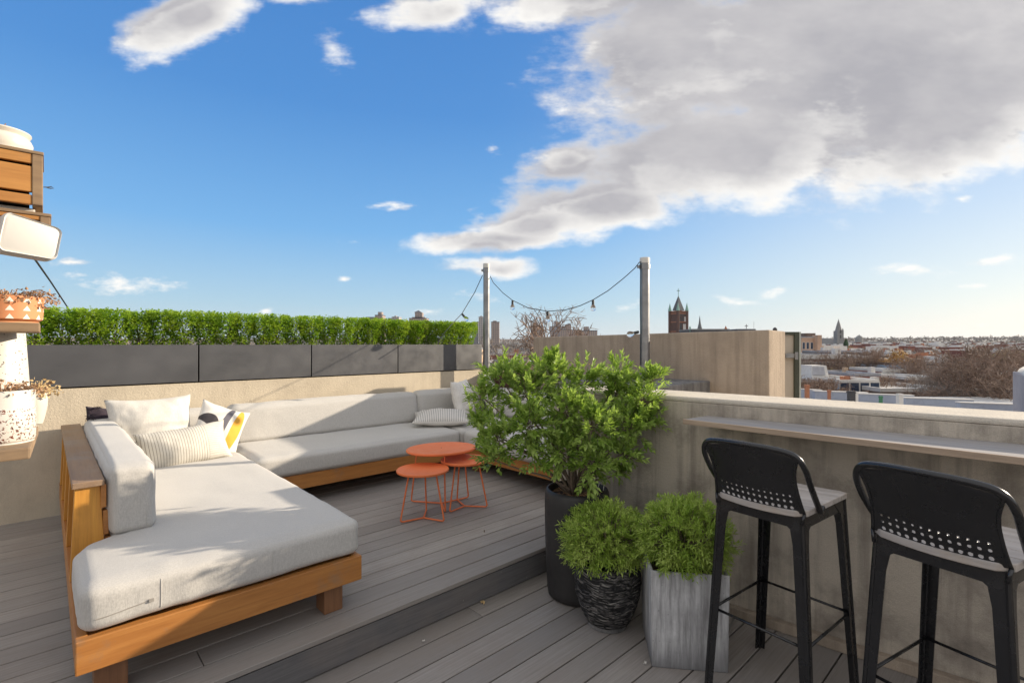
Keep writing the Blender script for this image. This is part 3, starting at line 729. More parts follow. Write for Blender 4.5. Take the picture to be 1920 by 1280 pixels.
o = place('pillow', pillow('pillow', .34, .48, .16, M['rib'], seed=27, crumple=.02), WD(4.02, 4.70, .875), (radians(-8), 0, ROTD + 1.1), dict(label='off-white pillow standing behind the ribbed one, beside the thin pole', cat='pillow'))
o = place('pillow', pillow('pillow', .62, .46, .17, M['stripe_flat'], seed=33, crumple=.008), WD(3.17, 4.52, .69), (radians(-84), 0, .12), dict(label='pillow with a striped edge lying flat on the far end of the long sofa', cat='pillow'))

# ================================================================== TABLES
def table(name, cx, cy, ztop, rx, ry, rotz, feet, label, topr):
    fr = wf(cx, cy, DZ); T = Thing(name, label, 'table', fr, 'orange metal nesting tables')
    mb = MB(); n = 56; zt = ztop; prof = [(.0, -.012), (.93, -.012), (.985, -.009), (1, -.003), (.995, .006), (.975, .010), (.95, .0075), (0.0, .0065)]
    vs = []; fs = []
    for (q, dz) in prof[1:-1]:
        for k in range(n):
            t = 2 * pi * k / n; x, y = rx * q * cos(t), ry * q * sin(t); vs.append((cx + x * cos(rotz) - y * sin(rotz), cy + x * sin(rotz) + y * cos(rotz), zt + dz))
    N = len(prof) - 2
    for i in range(N - 1):
        for k in range(n): fs.append((i * n + k, i * n + (k + 1) % n, (i + 1) * n + (k + 1) % n, (i + 1) * n + k))
    fs.append(list(range(n))[::-1]); fs.append([(N - 1) * n + k for k in range(n)])
    mb.add(vs, fs); tp = sm(mb.part('tabletop', M['orange'], T), 35)
    if rx != ry:
        mb = MB(); mb.lathe([(.004, zt + .0068), (.0045, zt + .009), (.002, zt + .0095)], 12, (cx, cy)); mb.sub('screw_cap', M['wire'], T, tp)
    hub = Vector((sum(f[0] for f in feet) / 3, sum(f[1] for f in feet) / 3, DZ + .012))
    for f in feet:
        ft = Vector((f[0], f[1], DZ + .012)); top = Vector((cx + (f[0] - cx) * topr, cy + (f[1] - cy) * topr, zt - .012))
        dn = (ft - top).normalized(); inn = (hub - ft).normalized(); R = .022; pts = [top]
        a = ft - dn * R; b = ft + inn * R; pts.append(a)
        for q in (.25, .5, .75): pts.append(a.lerp(ft, q).lerp(ft.lerp(b, q), q))
        pts += [b, hub]
        mb = MB(); mb.tube(pts, .0062, 10); sm(mb.part('leg', M['orange'], T), 60)
def tri(cx, cy, r, a0): return [(cx + r * sin(a0 + k * 2 * pi / 3), cy + r * cos(a0 + k * 2 * pi / 3)) for k in range(3)]
table('side_table', -.672, 3.76, .543, .196, .196, 0, [(-.82, 3.66), (-.50, 3.68), (-.675, 3.93)], 'small round orange side table nearest the camera, front left of the three', .62)
table('side_table', -.388, 4.04, .552, .190, .190, 0, [(-.486, 3.885), (-.198, 4.01), (-.462, 4.19)], 'small round orange side table at the right, beside the big shrub', .62)
table('side_table', -.577, 4.075, .636, .288, .232, radians(28), [(-.84, 4.155), (-.372, 4.262), (-.520, 3.885)], 'tallest orange side table with an oval top, above the two round ones', .8)

# ================================================================== POTS AND SHRUBS
def sway(a, b, k=.15, n=4):
    pts = [a]; L = (b - a).length
    for i in range(1, n): pts.append(a.lerp(b, i / n) + rdir() * L * k / n)
    return pts + [b]
def sprig(leaves, p, d, L, n, ll, lw, droop=0., spread=.75):
    d = d.normalized(); s_ = d.orthogonal().normalized(); t_ = d.cross(s_)
    for i in range(n):
        f = (i + .6) / n; a = i * 2.4 + random.uniform(-.4, .4); out = s_ * cos(a) + t_ * sin(a)
        q = p + d * L * f - Vector((0, 0, droop * f * f))
        ld = d * (1 - spread * .55 + f * .5) + out * spread + Vector((0, 0, .08))
        leaves.append((q, ld, Vector((0, 0, 1)) + rdir() * .4, ll * random.uniform(.7, 1.15), lw * random.uniform(.8, 1.15)))
# big shrub in the black pot
PX, PY = .389, 2.985
fr = wf(PX, PY, 0); T = Thing('tall_planter', 'tall matt black round planter at the end of the deck step', 'planter', fr)
mb = MB(); mb.lathe([(.155, .0), (.172, .012), (.178, .05), (.186, .2), (.192, .42), (.193, .56), (.189, .61), (.182, .628), (.172, .632), (.165, .625), (.163, .58)], 64, (PX, PY)); sm(mb.part('pot', M['black_pot'], T), 60)
mb = MB(); mb.lathe([(.10, .571), (.162, .5715), (.1625, .5835), (.09, .588), (.03, .597)], 32, (PX, PY)); mb.part('soil', M['soil'], T, smooth=True)
LOBES = [(905, 745, 3.05, 32), (940, 712, 3.0, 48), (985, 740, 2.95, 60), (1030, 712, 3.05, 54), (1042, 690, 3.1, 30), (902, 800, 2.95, 28), (935, 825, 2.85, 52), (925, 862, 2.82, 32), (990, 800, 2.8, 60), (1060, 770, 2.9, 62), (1095, 720, 3.1, 48),
         (1160, 705, 3.1, 36), (1155, 740, 3.1, 48), (1222, 715, 3.1, 34), (1205, 750, 3.0, 50), (1180, 800, 2.9, 52), (1110, 800, 2.8, 58), (1050, 850, 2.78, 46), (1105, 868, 2.78, 50), (1165, 850, 2.85, 40), (1000, 850, 2.8, 38), (1060, 820, 3.1, 50), (1215, 790, 3.0, 34), (1160, 885, 2.95, 18)]
leaves = []; br = MB(); base = Vector((PX, PY, .585))
for (lx, ly, Y, r) in LOBES:
    Y += .02; c = at(lx, ly, Y); R = r / F * Y * .90
    b0 = base + Vector((random.uniform(-.05, .05), random.uniform(-.04, .04), 0)); mid = b0.lerp(c, .45) + Vector((0, 0, .05)) + rdir() * .03
    br.tube([b0, b0.lerp(mid, .5) + rdir() * .012, mid, mid.lerp(c, .5) + rdir() * .012, c], [.0105, .009, .0065, .0045, .003], 6)
    for k in range(int(9 + R * R * 2400)):
        d = rdir(); d = (d + Vector((0, -.15, .25))).normalized(); rr = R * random.uniform(.35, 1.02)
        tip = c + d * rr; st_ = c + d * rr * .25 + rdir() * R * .12
        if random.random() < .4: br.tube([c.lerp(st_, .3), st_, tip], [.0026, .002, .001], 4, caps=False)
        sprig(leaves, tip - d * .035, d + Vector((0, 0, .35)) + rdir() * .3, .075, random.randint(8, 12), random.uniform(.034, .050), .021, 0, .62)
# loose top shoots
for (lx, ly) in ((1028, 668), (1043, 672), (1155, 676), (1168, 682), (1243, 700), (875, 735), (880, 752), (1085, 705), (1215, 690), (995, 690)):
    c = at(lx, ly + 16, 3.18)
    sprig(leaves, c, Vector((random.uniform(-.3, .3), random.uniform(-.2, .2), 1)), .085, 10, .036, .011, 0, .45)
TS = Thing('shrub', 'broad bright-green leafy shrub growing in the tall black planter', 'shrub', wf(PX, PY, .585))
link('foliage', leaf_mesh(leaves, M['leaf_bush'], 'foliage', TS.fr), TS); br.part('branches', M['bark'], TS, smooth=True)
mb = MB()
for k in range(160):
    t = random.uniform(0, 2 * pi); r_ = random.uniform(.02, .15); c = Vector((PX + cos(t) * r_, PY + sin(t) * r_, .60)); d = rdir(); d.z *= .35; mb.tube([c, c + d * .03 + Vector((0, 0, .004)), c + d * .06], .0013, 3, caps=False)
mb.single('mulch', M['twig'], wf(PX, PY, .59), kind='stuff')
mb = MB(); mb.tube([(PX + .12, PY + .02, .60), (PX + .135, PY, .66), (PX + .16, PY - .01, .67), (PX + .155, PY - .02, .62)], .0035, 8)
mb.single('drip_hose', M['cap_white'], wf(PX, PY, .6), 'thin pale drip hose looping over the black planter rim', 'hose', smooth=True)
# slate pot
SX, SY = .510, 2.665
T = Thing('slate_pot', 'rounded pot covered in stacked dark slate chips with a bare stone foot', 'planter', wf(SX, SY, 0))
prof = [(.105, .028), (.115, .03), (.145, .09), (.168, .17), (.176, .24), (.172, .30), (.166, .345), (.152, .348), (.146, .33)]
fp_ = []
for (a, b) in zip(prof, prof[1:]):
    for q in range(6): fp_.append((a[0] + (b[0] - a[0]) * q / 6, a[1] + (b[1] - a[1]) * q / 6))
mb = MB(); mb.lathe(fp_, 64, (SX, SY))
for v in mb.v:
    k = mnoise.noise(Vector((v.x * 28, v.y * 28, v.z * 130))) * .0045; d = Vector((v.x - SX, v.y - SY, 0)).normalized(); v += d * k
mb.part('pot', M['slate'], T, smooth=True)
mb = MB(); mb.lathe([(.095, .0), (.104, .004), (.108, .03), (.1, .034)], 48, (SX, SY)); sm(mb.part('foot', M['blockc'], T), 50)
mb = MB(); mb.lathe([(.05, .322), (.145, .322), (.145, .330), (.05, .334)], 32, (SX, SY)); mb.part('soil', M['soil'], T)
def dome_bush(cx, cy, zc, rx, ry, rz, zbase, n, ll, lw, label, down=.45):
    leaves = []; br = MB(); base = Vector((cx, cy, zbase)); T = Thing('shrub', label, 'shrub', wf(cx, cy, zbase))
    for k in range(n):
        d = rdir()
        while d.z < -down: d = rdir()
        bumpy = 1 + .16 * mnoise.noise(d * 2.6 + Vector((cx * 9, 0, 0))) + .12 * mnoise.noise(d * 6 + Vector((cx * 5, 3, 0)))
        rr = random.uniform(.72, 1.0) if random.random() < .8 else random.uniform(.3, .75)
        bumpy *= .98; tip = Vector((cx + d.x * rx * bumpy * rr, cy + d.y * ry * bumpy * rr, zc + d.z * rz * bumpy * rr))
        if k % 4 == 0: br.tube([base + rdir() * .02, base.lerp(tip, .5) + Vector((0, 0, .03)), tip], [.004, .003, .001], 4, caps=False)
        sprig(leaves, tip - d * .03, d + Vector((0, 0, .2)) + rdir() * .5, .045, random.randint(9, 12), ll, lw, .01, .8)
    link('foliage', leaf_mesh(leaves, M['leaf_fine'], 'foliage', T.fr), T); br.part('branches', M['bark'], T)
dome_bush(.502, 2.655, .455, .245, .24, .20, .33, 1150, .029, .0075, 'small fine-leaved round shrub in the slate-chip pot', .62)
# square concrete planter
qd = Vector((.335, -.045, 0)).normalized(); qrot = atan2(qd.y, qd.x); qf = wf(.645, 2.303, 0, qrot); o = qf.o
T = Thing('concrete_planter', 'square streaky grey concrete planter beside the first bar stool', 'planter', qf)
wB, wT, hT, t = .338, .350, .445, .014
def sq(w, z, ins=0.): c = o.x + .169; d = o.y + .169; h = w / 2 - ins; return [(c - h, d - h, z), (c + h, d - h, z), (c + h, d + h, z), (c - h, d + h, z)]
mb = MB(); v = sq(wB, .001) + sq(wT, hT) + sq(wT, hT, t) + sq(wB, .3, t)
mb.add(v, [(3, 2, 1, 0)] + [(i, (i + 1) % 4, 4 + (i + 1) % 4, 4 + i) for i in range(4)] + [(4 + i, 4 + (i + 1) % 4, 8 + (i + 1) % 4, 8 + i) for i in range(4)] + [(8 + i, 8 + (i + 1) % 4, 12 + (i + 1) % 4, 12 + i) for i in range(4)] + [(12, 13, 14, 15)])
mb.part('planter_box', M['concrete'], T, bevel=.005)
mb = MB(); a = sq(wT, .40, t + .003); b = sq(wT, .415, t + .003); mb.hexa(a, b); mb.part('soil', M['soil'], T)
dome_bush(.845, 2.44, .55, .235, .24, .20, .41, 1150, .030, .0075, 'fine-leaved bushy shrub in the square concrete planter', .66)

# ================================================================== BAR SHELF AND STOOLS
fl = Vector((.929, 2.713, 0)); frr = Vector((2.45, 1.157, 0)); sd_ = (frr - fl).normalized(); srot = atan2(sd_.y, sd_.x)
# back edge follows the wall face
def wallpt(a): q = PL(a, -.004, 0); return q
fs_ = wf(fl.x, fl.y, 1.06, srot); Ri = R3(-srot); A = Ri @ fl; Bq = Ri @ frr; Cq = Ri @ wallpt(2.1); Dq = Ri @ wallpt(-.115)
T = Thing('bar_shelf', 'weathered grey wooden bar shelf fixed along the parapet wall', 'shelf', fs_)
ins = Vector((0, .012, 0))
mb = MB(); mb.prism([(A.x + .001, A.y + .0125), (Bq.x, Bq.y + .0125), (Cq.x, Cq.y), (Dq.x, Dq.y)], 1.058, 1.081); mb.part('top_board', M['shelf_wood'], T, bevel=.002)
mb = MB(); mb.prism([(A.x, A.y), (Bq.x, Bq.y), (Bq.x, Bq.y + .0118), (A.x, A.y + .0118)], 1.056, 1.083); mb.part('edge_strip', M['shelf_edge'], T, bevel=.002)
for k in (.25, .95, 1.6):
    q = Ri @ PL(k, 0, 0); mb = MB(); mb.box(q.x - .012, q.x + .012, q.y - .22, q.y - .01, 1.044, 1.055); mb.part('bracket', M['wire'], T)

def stool_parts(T):
    """built in T's frame: x right, y towards the wall, origin on the floor at the stool centre"""
    ZS = .835; o = T.fr.o
    def add(mb, name, mat, **k):
        for i in range(len(mb.v)): mb.v[i] = mb.v[i] + o
        return mb.part(name, mat, T, **k)
    SW, SD = .185, .215
    # slatted wooden seat, dished front and rear edge
    mb = MB(); nb = 5; pw = 2 * SD / nb
    for k in range(nb):
        y0 = -SD + k * pw + .0015; y1 = y0 + pw - .003
        bow = lambda x, y: y
        n = 10; top = []; xs = [-SW + 2 * SW * i / n for i in range(n + 1)]
        def yl(x): return y0 - (.018 * (1 - (x / SW) ** 2) if k == 0 else 0)
        def sx(x, y):  # rounded corners
            return x
        vs = []; fs = []
        for i, x in enumerate(xs):
            e = 1.0
            ya, yb = yl(x), y1
            if k == 0 and i in (0, n): ya += .028
            if k == nb - 1 and i in (0, n): yb -= .022
            dz = -.008 * (1 - (x / SW) ** 2)
            vs += [(x, ya, ZS + dz), (x, yb, ZS + dz), (x, ya, ZS + .024 + dz), (x, yb, ZS + .024 + dz)]
        for i in range(n):
            a = i * 4; b = a + 4
            fs += [(a + 2, b + 2, b + 3, a + 3), (a, a + 1, b + 1, b), (a, b, b + 2, a + 2), (a + 1, a + 3, b + 3, b + 1)]
        fs += [(0, 2, 3, 1), (n * 4, n * 4 + 1, n * 4 + 3, n * 4 + 2)]
        mb.add(vs, fs)
    add(mb, 'seat', M['grey_wood'], bevel=.003, seg=1)
    # legs: folded sheet channels, wide at the top; the apron blends in with a round corner
    FX, FY = .215, .235
    for sx_ in (-1, 1):
        for sy_ in (-1, 1):
            mb = MB(); N = 14
            for axis in (0, 1):
                vs = []; fs = []
                for i in range(N + 1):
                    f = i / N; z = .003 + (ZS - .003) * f
                    cx = sx_ * (FX + (SW - .012 - FX) * f); cy = sy_ * (FY + (SD - .012 - FY) * f)
                    wdt = .032 + .012 * f
                    hf = max(0, (z - (ZS - .12)) / .12)
                    wdt += .07 * (1 - sqrt(max(0, 1 - hf ** 2.4)))
                    if hf >= .999: wdt = .12
                    th = .005
                    if axis == 0: q = [(cx, cy), (cx - sx_ * wdt, cy), (cx - sx_ * wdt, cy - sy_ * th), (cx, cy - sy_ * th)]
                    else: q = [(cx, cy), (cx, cy - sy_ * wdt), (cx - sx_ * th, cy - sy_ * wdt), (cx - sx_ * th, cy)]
                    e = .0015 * axis
                    vs += [(a - sx_ * e, b - sy_ * e, z) for a, b in q]
                for i in range(N):
                    for j in range(4): fs.append((i * 4 + j, i * 4 + (j + 1) % 4, i * 4 + 4 + (j + 1) % 4, i * 4 + 4 + j))
                fs += [(0, 1, 2, 3), (N * 4, N * 4 + 1, N * 4 + 2, N * 4 + 3)]
                mb.add(vs, fs)
            # rolled outer corner
            mb.tube([(sx_ * (FX - .004), sy_ * (FY - .004), .0), (sx_ * (SW - .016), sy_ * (SD - .016), ZS - .001)], .0085, 8)
            sm(add(mb, 'leg', M['black_metal'], recalc=True), 35)
    mb = MB(); zt, zb = ZS - .0005, ZS - .052; i0 = .045
    for sy_ in (-1, 1): mb.box(-SW + i0, SW - i0, min(sy_ * (SD - .014), sy_ * (SD - .02)), max(sy_ * (SD - .014), sy_ * (SD - .02)), zb, zt)
    for sx_ in (-1, 1): mb.box(min(sx_ * (SW - .014), sx_ * (SW - .02)), max(sx_ * (SW - .014), sx_ * (SW - .02)), -SD + i0, SD - i0, zb, zt)
    add(mb, 'apron', M['black_metal'], bevel=.001)
    # foot rest ring
    f = .345 / ZS; lx = FX + (SW - .012 - FX) * f - .01; ly = FY + (SD - .012 - FY) * f - .01
    mb = MB()
    for (a, b) in (((-lx, -ly), (lx, -ly)), ((lx, -ly), (lx, ly)), ((lx, ly), (-lx, ly)), ((-lx, ly), (-lx, -ly))): mb.tube([(a[0], a[1], .345), (b[0], b[1], .345)], .0058, 8)
    add(mb, 'foot_rest', M['black_metal'], smooth=True)
    # back: bent tube hoop and perforated sheet
    TW = .205; HT = ZS + .255
    def hoop(t):
        # control polygon for one side, mirrored
        return t
    ctrl = [(SW + .004, -.075, ZS + .018), (SW + .010, -.10, ZS + .004), (SW + .014, -.145, ZS + .045), (SW + .019, -.215, ZS + .125), (SW + .018, -.258, ZS + .192), (SW - .003, -.280, ZS + .237), (SW - .055, -.292, HT), (0, -.305, HT + .006)]
    side = [Vector(c) for c in ctrl]; pts = side + [Vector((-c.x, c.y, c.z)) for c in side[-2::-1]]
    # Catmull-Rom smoothing
    def crom(P, k=6):
        out = []
        for i in range(len(P) - 1):
            a, b, c, d = P[max(i - 1, 0)], P[i], P[i + 1], P[min(i + 2, len(P) - 1)]
            for j in range(k):
                t = j / k; out.append(.5 * ((2 * b) + (c - a) * t + (2 * a - 5 * b + 4 * c - d) * t * t + (3 * b - 3 * c + d - a) * t ** 3))
        return out + [P[-1]]
    hp = crom(pts); mb = MB(); mb.tube(hp, .0112, 12); add(mb, 'back_frame', M['black_metal'], smooth=True)
    # sheet: parametric (s across -1..1, t up 0..1)
    Z0 = ZS + .012
    def half(t):  # half width along height
        w_ = .158 + .004 * t
        if t > .45: w_ += .034 * ((t - .45) / .55) ** 2
        if t > .86: w_ -= .062 * ((t - .86) / .14) ** 2.4
        return w_ + .018 * (1 - t) ** 3
    def sheet(s_, t):
        x = s_ * half(t); z = Z0 + t * (HT - .002 - Z0) - .010 * (1 - s_ * s_) * (1 - t) ** 2
        y = -.205 - .088 * t - .022 * (1 - s_ * s_) * (.5 + .5 * t)
        return Vector((x, y, z))
    NX, NZ = 104, 56; mb = MB(); idx = {}
    holes = []
    for r_, (tz, rad_, cnt) in enumerate(((.085, .0062, 13), (.185, .0050, 13), (.275, .0036, 13))):
        for k in range(cnt): holes.append((-.138 + .276 * k / (cnt - 1), tz * (HT - Z0), rad_))
    HH = HT - Z0; th = .0022
    def inside(xx, zz):
        return any((xx - hx) ** 2 + (zz - hz) ** 2 < hr * hr for hx, hz, hr in holes)
    def snap(xx, zz):
        for hx, hz, hr in holes:
            d = sqrt((xx - hx) ** 2 + (zz - hz) ** 2)
            if abs(d - hr) < .0017 and d > 1e-6: return hx + (xx - hx) / d * hr, hz + (zz - hz) / d * hr
        return xx, zz
    # grid in flat coordinates, denser in the perforated band
    zs = [HH * .34 * k / 40 for k in range(40)] + [HH * (.34 + .66 * k / 14) for k in range(15)]
    rows = []
    for zz in zs:
        t = zz / HH; hw = half(t); row = []
        for i in range(NX * 1 + 1):
            xx = -hw + 2 * hw * i / NX
            sxx, szz = snap(xx, zz) if t < .36 else (xx, zz)
            row.append((sxx, szz))
        rows.append(row)
    V1 = []; V2 = []
    for row in rows:
        for (xx, zz) in row:
            t = max(0, min(1, zz / HH)); s_ = xx / half(t); p = sheet(s_, t); V1.append(p); V2.append(p + Vector((0, th, 0)))
    nv = len(V1); C_ = NX + 1; fs = []
    keep = {}
    for i in range(len(zs) - 1):
        for j in range(NX):
            q = [rows[i][j], rows[i][j + 1], rows[i + 1][j + 1], rows[i + 1][j]]; cx_ = sum(a[0] for a in q) / 4; cz_ = sum(a[1] for a in q) / 4
            keep[(i, j)] = not inside(cx_, cz_)
    for (i, j), kf in keep.items():
        if not kf: continue
        a, b, c, d = i * C_ + j, i * C_ + j + 1, (i + 1) * C_ + j + 1, (i + 1) * C_ + j
        fs.append((a, b, c, d)); fs.append((nv + d, nv + c, nv + b, nv + a))
        for (di, dj, e0, e1) in ((-1, 0, a, b), (0, 1, b, c), (1, 0, c, d), (0, -1, d, a)):
            if not keep.get((i + di, j + dj), False): fs.append((e1, e0, nv + e0, nv + e1))
    mb.add(V1 + V2, fs); sm(add(mb, 'backrest', M['black_metal']), 50)
    # edge rods down the sides of the sheet
    for sg in (-1, 1):
        mb = MB(); mb.tube([sheet(sg, t) + Vector((sg * .002, .001, 0)) for t in [k / 18 for k in range(0, 18)]] , .0056, 8)
        mb.tube([sheet(sg, 0) + Vector((sg * .002, .001, 0)), Vector((sg * (SW - .014), -SD + .004, ZS - .03))], .0062, 8)
        add(mb, 'back_rod', M['black_metal'], smooth=True)
ang1 = atan2(-.795, .606)
T1 = Thing('bar_stool', 'black metal bar stool with grey slatted seat, the left one beside the concrete planter', 'bar stool', wf(1.160, 2.150, 0, ang1), 'bar stools at the shelf')
T1.fr.o = Vector((0, 0, 0)); stool_parts(T1)
def copy_tree(o, parent=None):
    c = o.copy(); SC.collection.objects.link(c); c.parent = parent
    for ch in list(o.children): copy_tree(ch, c)
    return c
T2 = copy_tree(T1.e); T2.location = (1.522, 1.682, 0); T2.rotation_euler = (0, 0, atan2(-.874, .486))
T2['label'] = 'black metal bar stool with grey slatted seat, the right one cut by the picture edge'

def curl(px, py, z, mat, name, label, cat, r=.018):
    c = at(px, py, F * (HCAM - z) / (py - HY)); c.z = z + .006; lv = MB()
    for k in range(7):
        d = rdir(); d.z = abs(d.z) * .5; e_ = d.orthogonal().normalized() * r * .5; lv.add([c, c + d * r + e_, c + d * r * 1.7 + Vector((0, 0, .004)), c + d * r - e_], [(0, 1, 2, 3)])
    lv.single(name, mat, wf(*c), label, cat)
curl(906, 1131, 0, M['straw'], 'dry_leaf', 'curled dry leaf lying against the deck step', 'leaf', .013)
curl(795, 1204, 0, M['white_cloth'], 'fluff', 'tiny white fluff on the lower deck, left of the dry leaf', 'fluff', .006)
curl(1209, 1245, 0, M['white_cloth'], 'fluff', 'small white fluff on the deck beside the concrete planter', 'fluff', .007)
MB().tube([at(908, 997, F * (HCAM - DZ) / 352), at(908, 993, F * (HCAM - DZ) / 352)], .004, 5).single('twig_stub', M['bark'], wf(*at(908, 997, 3.5)), 'tiny dark twig stub standing in a deck gap before the tables', 'twig')
# small litter: fork-like support stick behind the stool, dry curled leaf by the riser
mb = MB(); a = at(1377, 1158, 2.62); b = Vector((1.06, 2.50, .012)); mb.tube([a, a.lerp(b, .5), b], .004, 8); mb.tube([b, b + Vector((-.06, .02, 0))], .006, 8)
mb.single('metal_rod', M['steel'], wf(*b), 'thin metal rod leaning in the corner behind the concrete planter', 'rod')

# ================================================================== POLES AND STRING LIGHTS
def pole(name, px, v=None, u=None, zt=2.5, zb=0., r=.043, label='', capped=True, joint=1.2):
    t = (px - 960) / F; d = Vector((t, 1, 0)); k = (v / d.dot(V)) if v else (u / d.dot(U)); p = d * k
    T = Thing(name, label, 'pole', wf(p.x, p.y, zb), 'poles that carry the string lights')
    mb = MB(); mb.tube([(p.x, p.y, zb), (p.x, p.y, joint)], r * 1.06, 24); sm(mb.part('lower_tube', M['steel'], T), 60)
    mb = MB(); mb.tube([(p.x, p.y, joint + .001), (p.x, p.y, zt - .05)], r, 24); sm(mb.part('upper_tube', M['steel'], T), 60)
    if capped:
        mb = MB(); mb.lathe([(r * 1.08, zt - .055), (r * 1.08, zt - .006), (r * .98, zt), (r * .3, zt + .002)], 24, (p.x, p.y)); sm(mb.part('cap', M['cap_white'], T), 40)
    mb = MB(); mb.lathe([(r * 1.15, zt - .11), (r * 1.15, zt - .065), (r, zt - .064)], 24, (p.x, p.y)); mb.box(p.x - r * 1.6, p.x - r * 1.05, p.y - .015, p.y + .015, zt - .1, zt - .075); mb.part('clamp', M['wire'] if not capped else M['steel'], T)
    return p
pA = pole('pole', 912, v=4.99, zt=at(912, 494, 6.51).z, zb=DZ, r=.041, label='thin galvanised steel pole with a pale cap at the corner of the planter wall', joint=1.33)
pB = pole('pole', 1209, u=4.25, zt=at(1209, 483, 4.84).z + .0, zb=1.151, r=.045, label='thicker galvanised steel pole standing on the ledge before the tall wall', capped=True, joint=at(1209, 628, 4.84).z)
def bulb(T, p, tilt=0.):
    d = Vector((sin(tilt), 0, -cos(tilt)))
    mb = MB(); mb.tube([p, p + d * .01, p + d * .05], [.010, .014, .014], 10); b = sm(mb.part('bulb_socket', M['wire'], T), 60)
    c = p + d * .085; mb = MB(); n = 12; prof = [(.012, -.035), (.016, -.03), (.026, -.012), (.030, .006), (.026, .022), (.014, .032), (.002, .035)]
    q = d.to_track_quat('Z', 'Y'); mb.lathe(prof, 16); mb.v = [q @ v + c for v in mb.v]; mb.sub('glass_bulb', M['bulb'], T, b, smooth=True)
a = Vector((pA.x + .05, pA.y, at(912, 518, pA.y).z)); b = Vector((pB.x - .05, pB.y, at(1200, 491, pB.y).z))
T = Thing('string_lights', 'black cable with three clear bulbs sagging between the two poles', 'string lights', wf(*a), 'festoon light cables')
def hang(px, py):
    f = 0
    # depth by interpolation along the span
    lo, hi = 0., 1.
    for _ in range(40):
        m_ = (lo + hi) / 2; q = a.lerp(b, m_); X = 960 + F * q.x / q.y
        if X < px: lo = m_
        else: hi = m_
    q = a.lerp(b, (lo + hi) / 2); return at(px, py, q.y)
PT = [(925, 530), (943, 549), (961, 563), (990, 577), (1026, 583.5), (1060, 581), (1088, 573), (1112, 562), (1140, 545), (1170, 521), (1190, 503)]
cp = [a] + [hang(*p) for p in PT] + [b]
MB().tube(cp, .0045, 6).part('cable', M['wire'], T, smooth=True)
for (x_, y_) in ((961, 563), (1027, 584), (1112, 562)): bulb(T, hang(x_, y_))
# last bulb at the pole
T = Thing('string_lights', 'black cable running down the near side of the thicker pole with one bulb', 'string lights', wf(*b), 'festoon light cables')
q0 = Vector((pB.x - .048, pB.y - .03, b.z)); MB().tube([q0, q0 + Vector((-.005, 0, -.4)), q0 + Vector((0, 0, -.75)), q0 + Vector((-.002, 0, -1.0))], .004, 6).part('cable', M['wire'], T, smooth=True)
bulb(T, Vector((pB.x - .065, pB.y - .03, at(1196, 622, pB.y).z)), radians(-75))
# left run over the hedge and the far left stretch
c = at(866, 588, 6.3); c2 = at(820, 640, 5.9); a2 = Vector((pA.x - .05, pA.y, at(905, 516, pA.y).z))
T = Thing('string_lights', 'black cable with one bulb slanting from the thin pole down behind the hedge', 'string lights', wf(*a2), 'festoon light cables')
MB().tube([a2, at(890, 548, 6.5), c, at(845, 610, 6.15), c2], .0045, 6).part('cable', M['wire'], T, smooth=True); bulb(T, c, radians(40))
MB().tube([at(60, 478, 3.0), at(95, 528, 4.2), at(140, 596, 5.6), at(170, 640, 6.4)], .006, 6).single('guy_cable', M['wire'], wf(*at(60, 478, 3.0)), 'single dark cable slanting down behind the hedge at far left', 'cable', smooth=True)

# ================================================================== PLANT STAND AT THE LEFT EDGE
def shelf_box(name, label, x0, x1, Y0, Y1, zlo, zhi, mat, tilt=0., group=None, cat='shelf', slots=False):
    fr = wf(x0, Y0, zlo); T = Thing(name, label, cat, fr, group)
    return T, fr
LY = 1.45
def XL(px, Y): return (px - 960) / F * Y
def ZL(py, Y): return HCAM - (py - HY) / F * Y
# lowest plank, running along the wall direction
zt = 1.213; T = Thing('plank_shelf', 'lowest weathered plank of the plant stand at the left edge', 'shelf', deckf(-.3, 2.0, zt), 'planks of the plant stand')
mb = MB(); mb.prism([(-.75, 1.868), (-.03, 1.868), (-.018, 2.33), (-.75, 2.33)], zt - .032, zt); mb.part('plank', M['crate_edge'], T, bevel=.005)
q = WD(-.13, 1.93, 0); mb = MB(); mb.tube([(q.x, q.y, zt - .033), (q.x, q.y, zt - .062)], [.03, .024], 16); mb.part('glass_foot', M['bulb'], T, smooth=True)
def pot(name, px, ptop, pbot, rtop, rbot, Y, mat, label, segs=None, rim=None, group='small pots on the plant stand'):
    cx = XL(px, Y); zb_, zt_ = ZL(pbot, Y), ZL(ptop, Y); h = zt_ - zb_
    T = Thing(name, label, 'pot', wf(cx, Y, zb_), group)
    prof = segs(zb_, h, rtop, rbot) if segs else [(rbot * .9, zb_), (rbot, zb_ + .006), (rtop, zt_ - .004), (rtop - .003, zt_), (rtop - .009, zt_ - .002), (rtop - .011, zt_ - .02)]
    mb = MB(); mb.lathe(prof, 56, (cx, Y)); me = mb.mesh('pot_body', mat, T.fr.o)
    uvl = me.uv_layers.new(name='UVMap')
    for poly in me.polygons:
        angs = []
        for li in poly.loop_indices:
            co = me.vertices[me.loops[li].vertex_index].co; angs.append((atan2(co.y, co.x) / (2 * pi)) % 1)
        wrap = max(angs) - min(angs) > .5
        for li, a in zip(poly.loop_indices, angs):
            co = me.vertices[me.loops[li].vertex_index].co; uvl.data[li].uv = (a + (1 if wrap and a < .5 else 0), co.z / h)
    o = link('pot_body', me, T); sm(o, 40)
    MB().lathe([(rtop * .5, zt_ - .022), (rtop - .012, zt_ - .022), (rtop - .012, zt_ - .018), (rtop * .3, zt_ - .016)], 24, (cx, Y)).part('soil', M['soil'], T)
    return T, Vector((cx, Y, zt_))
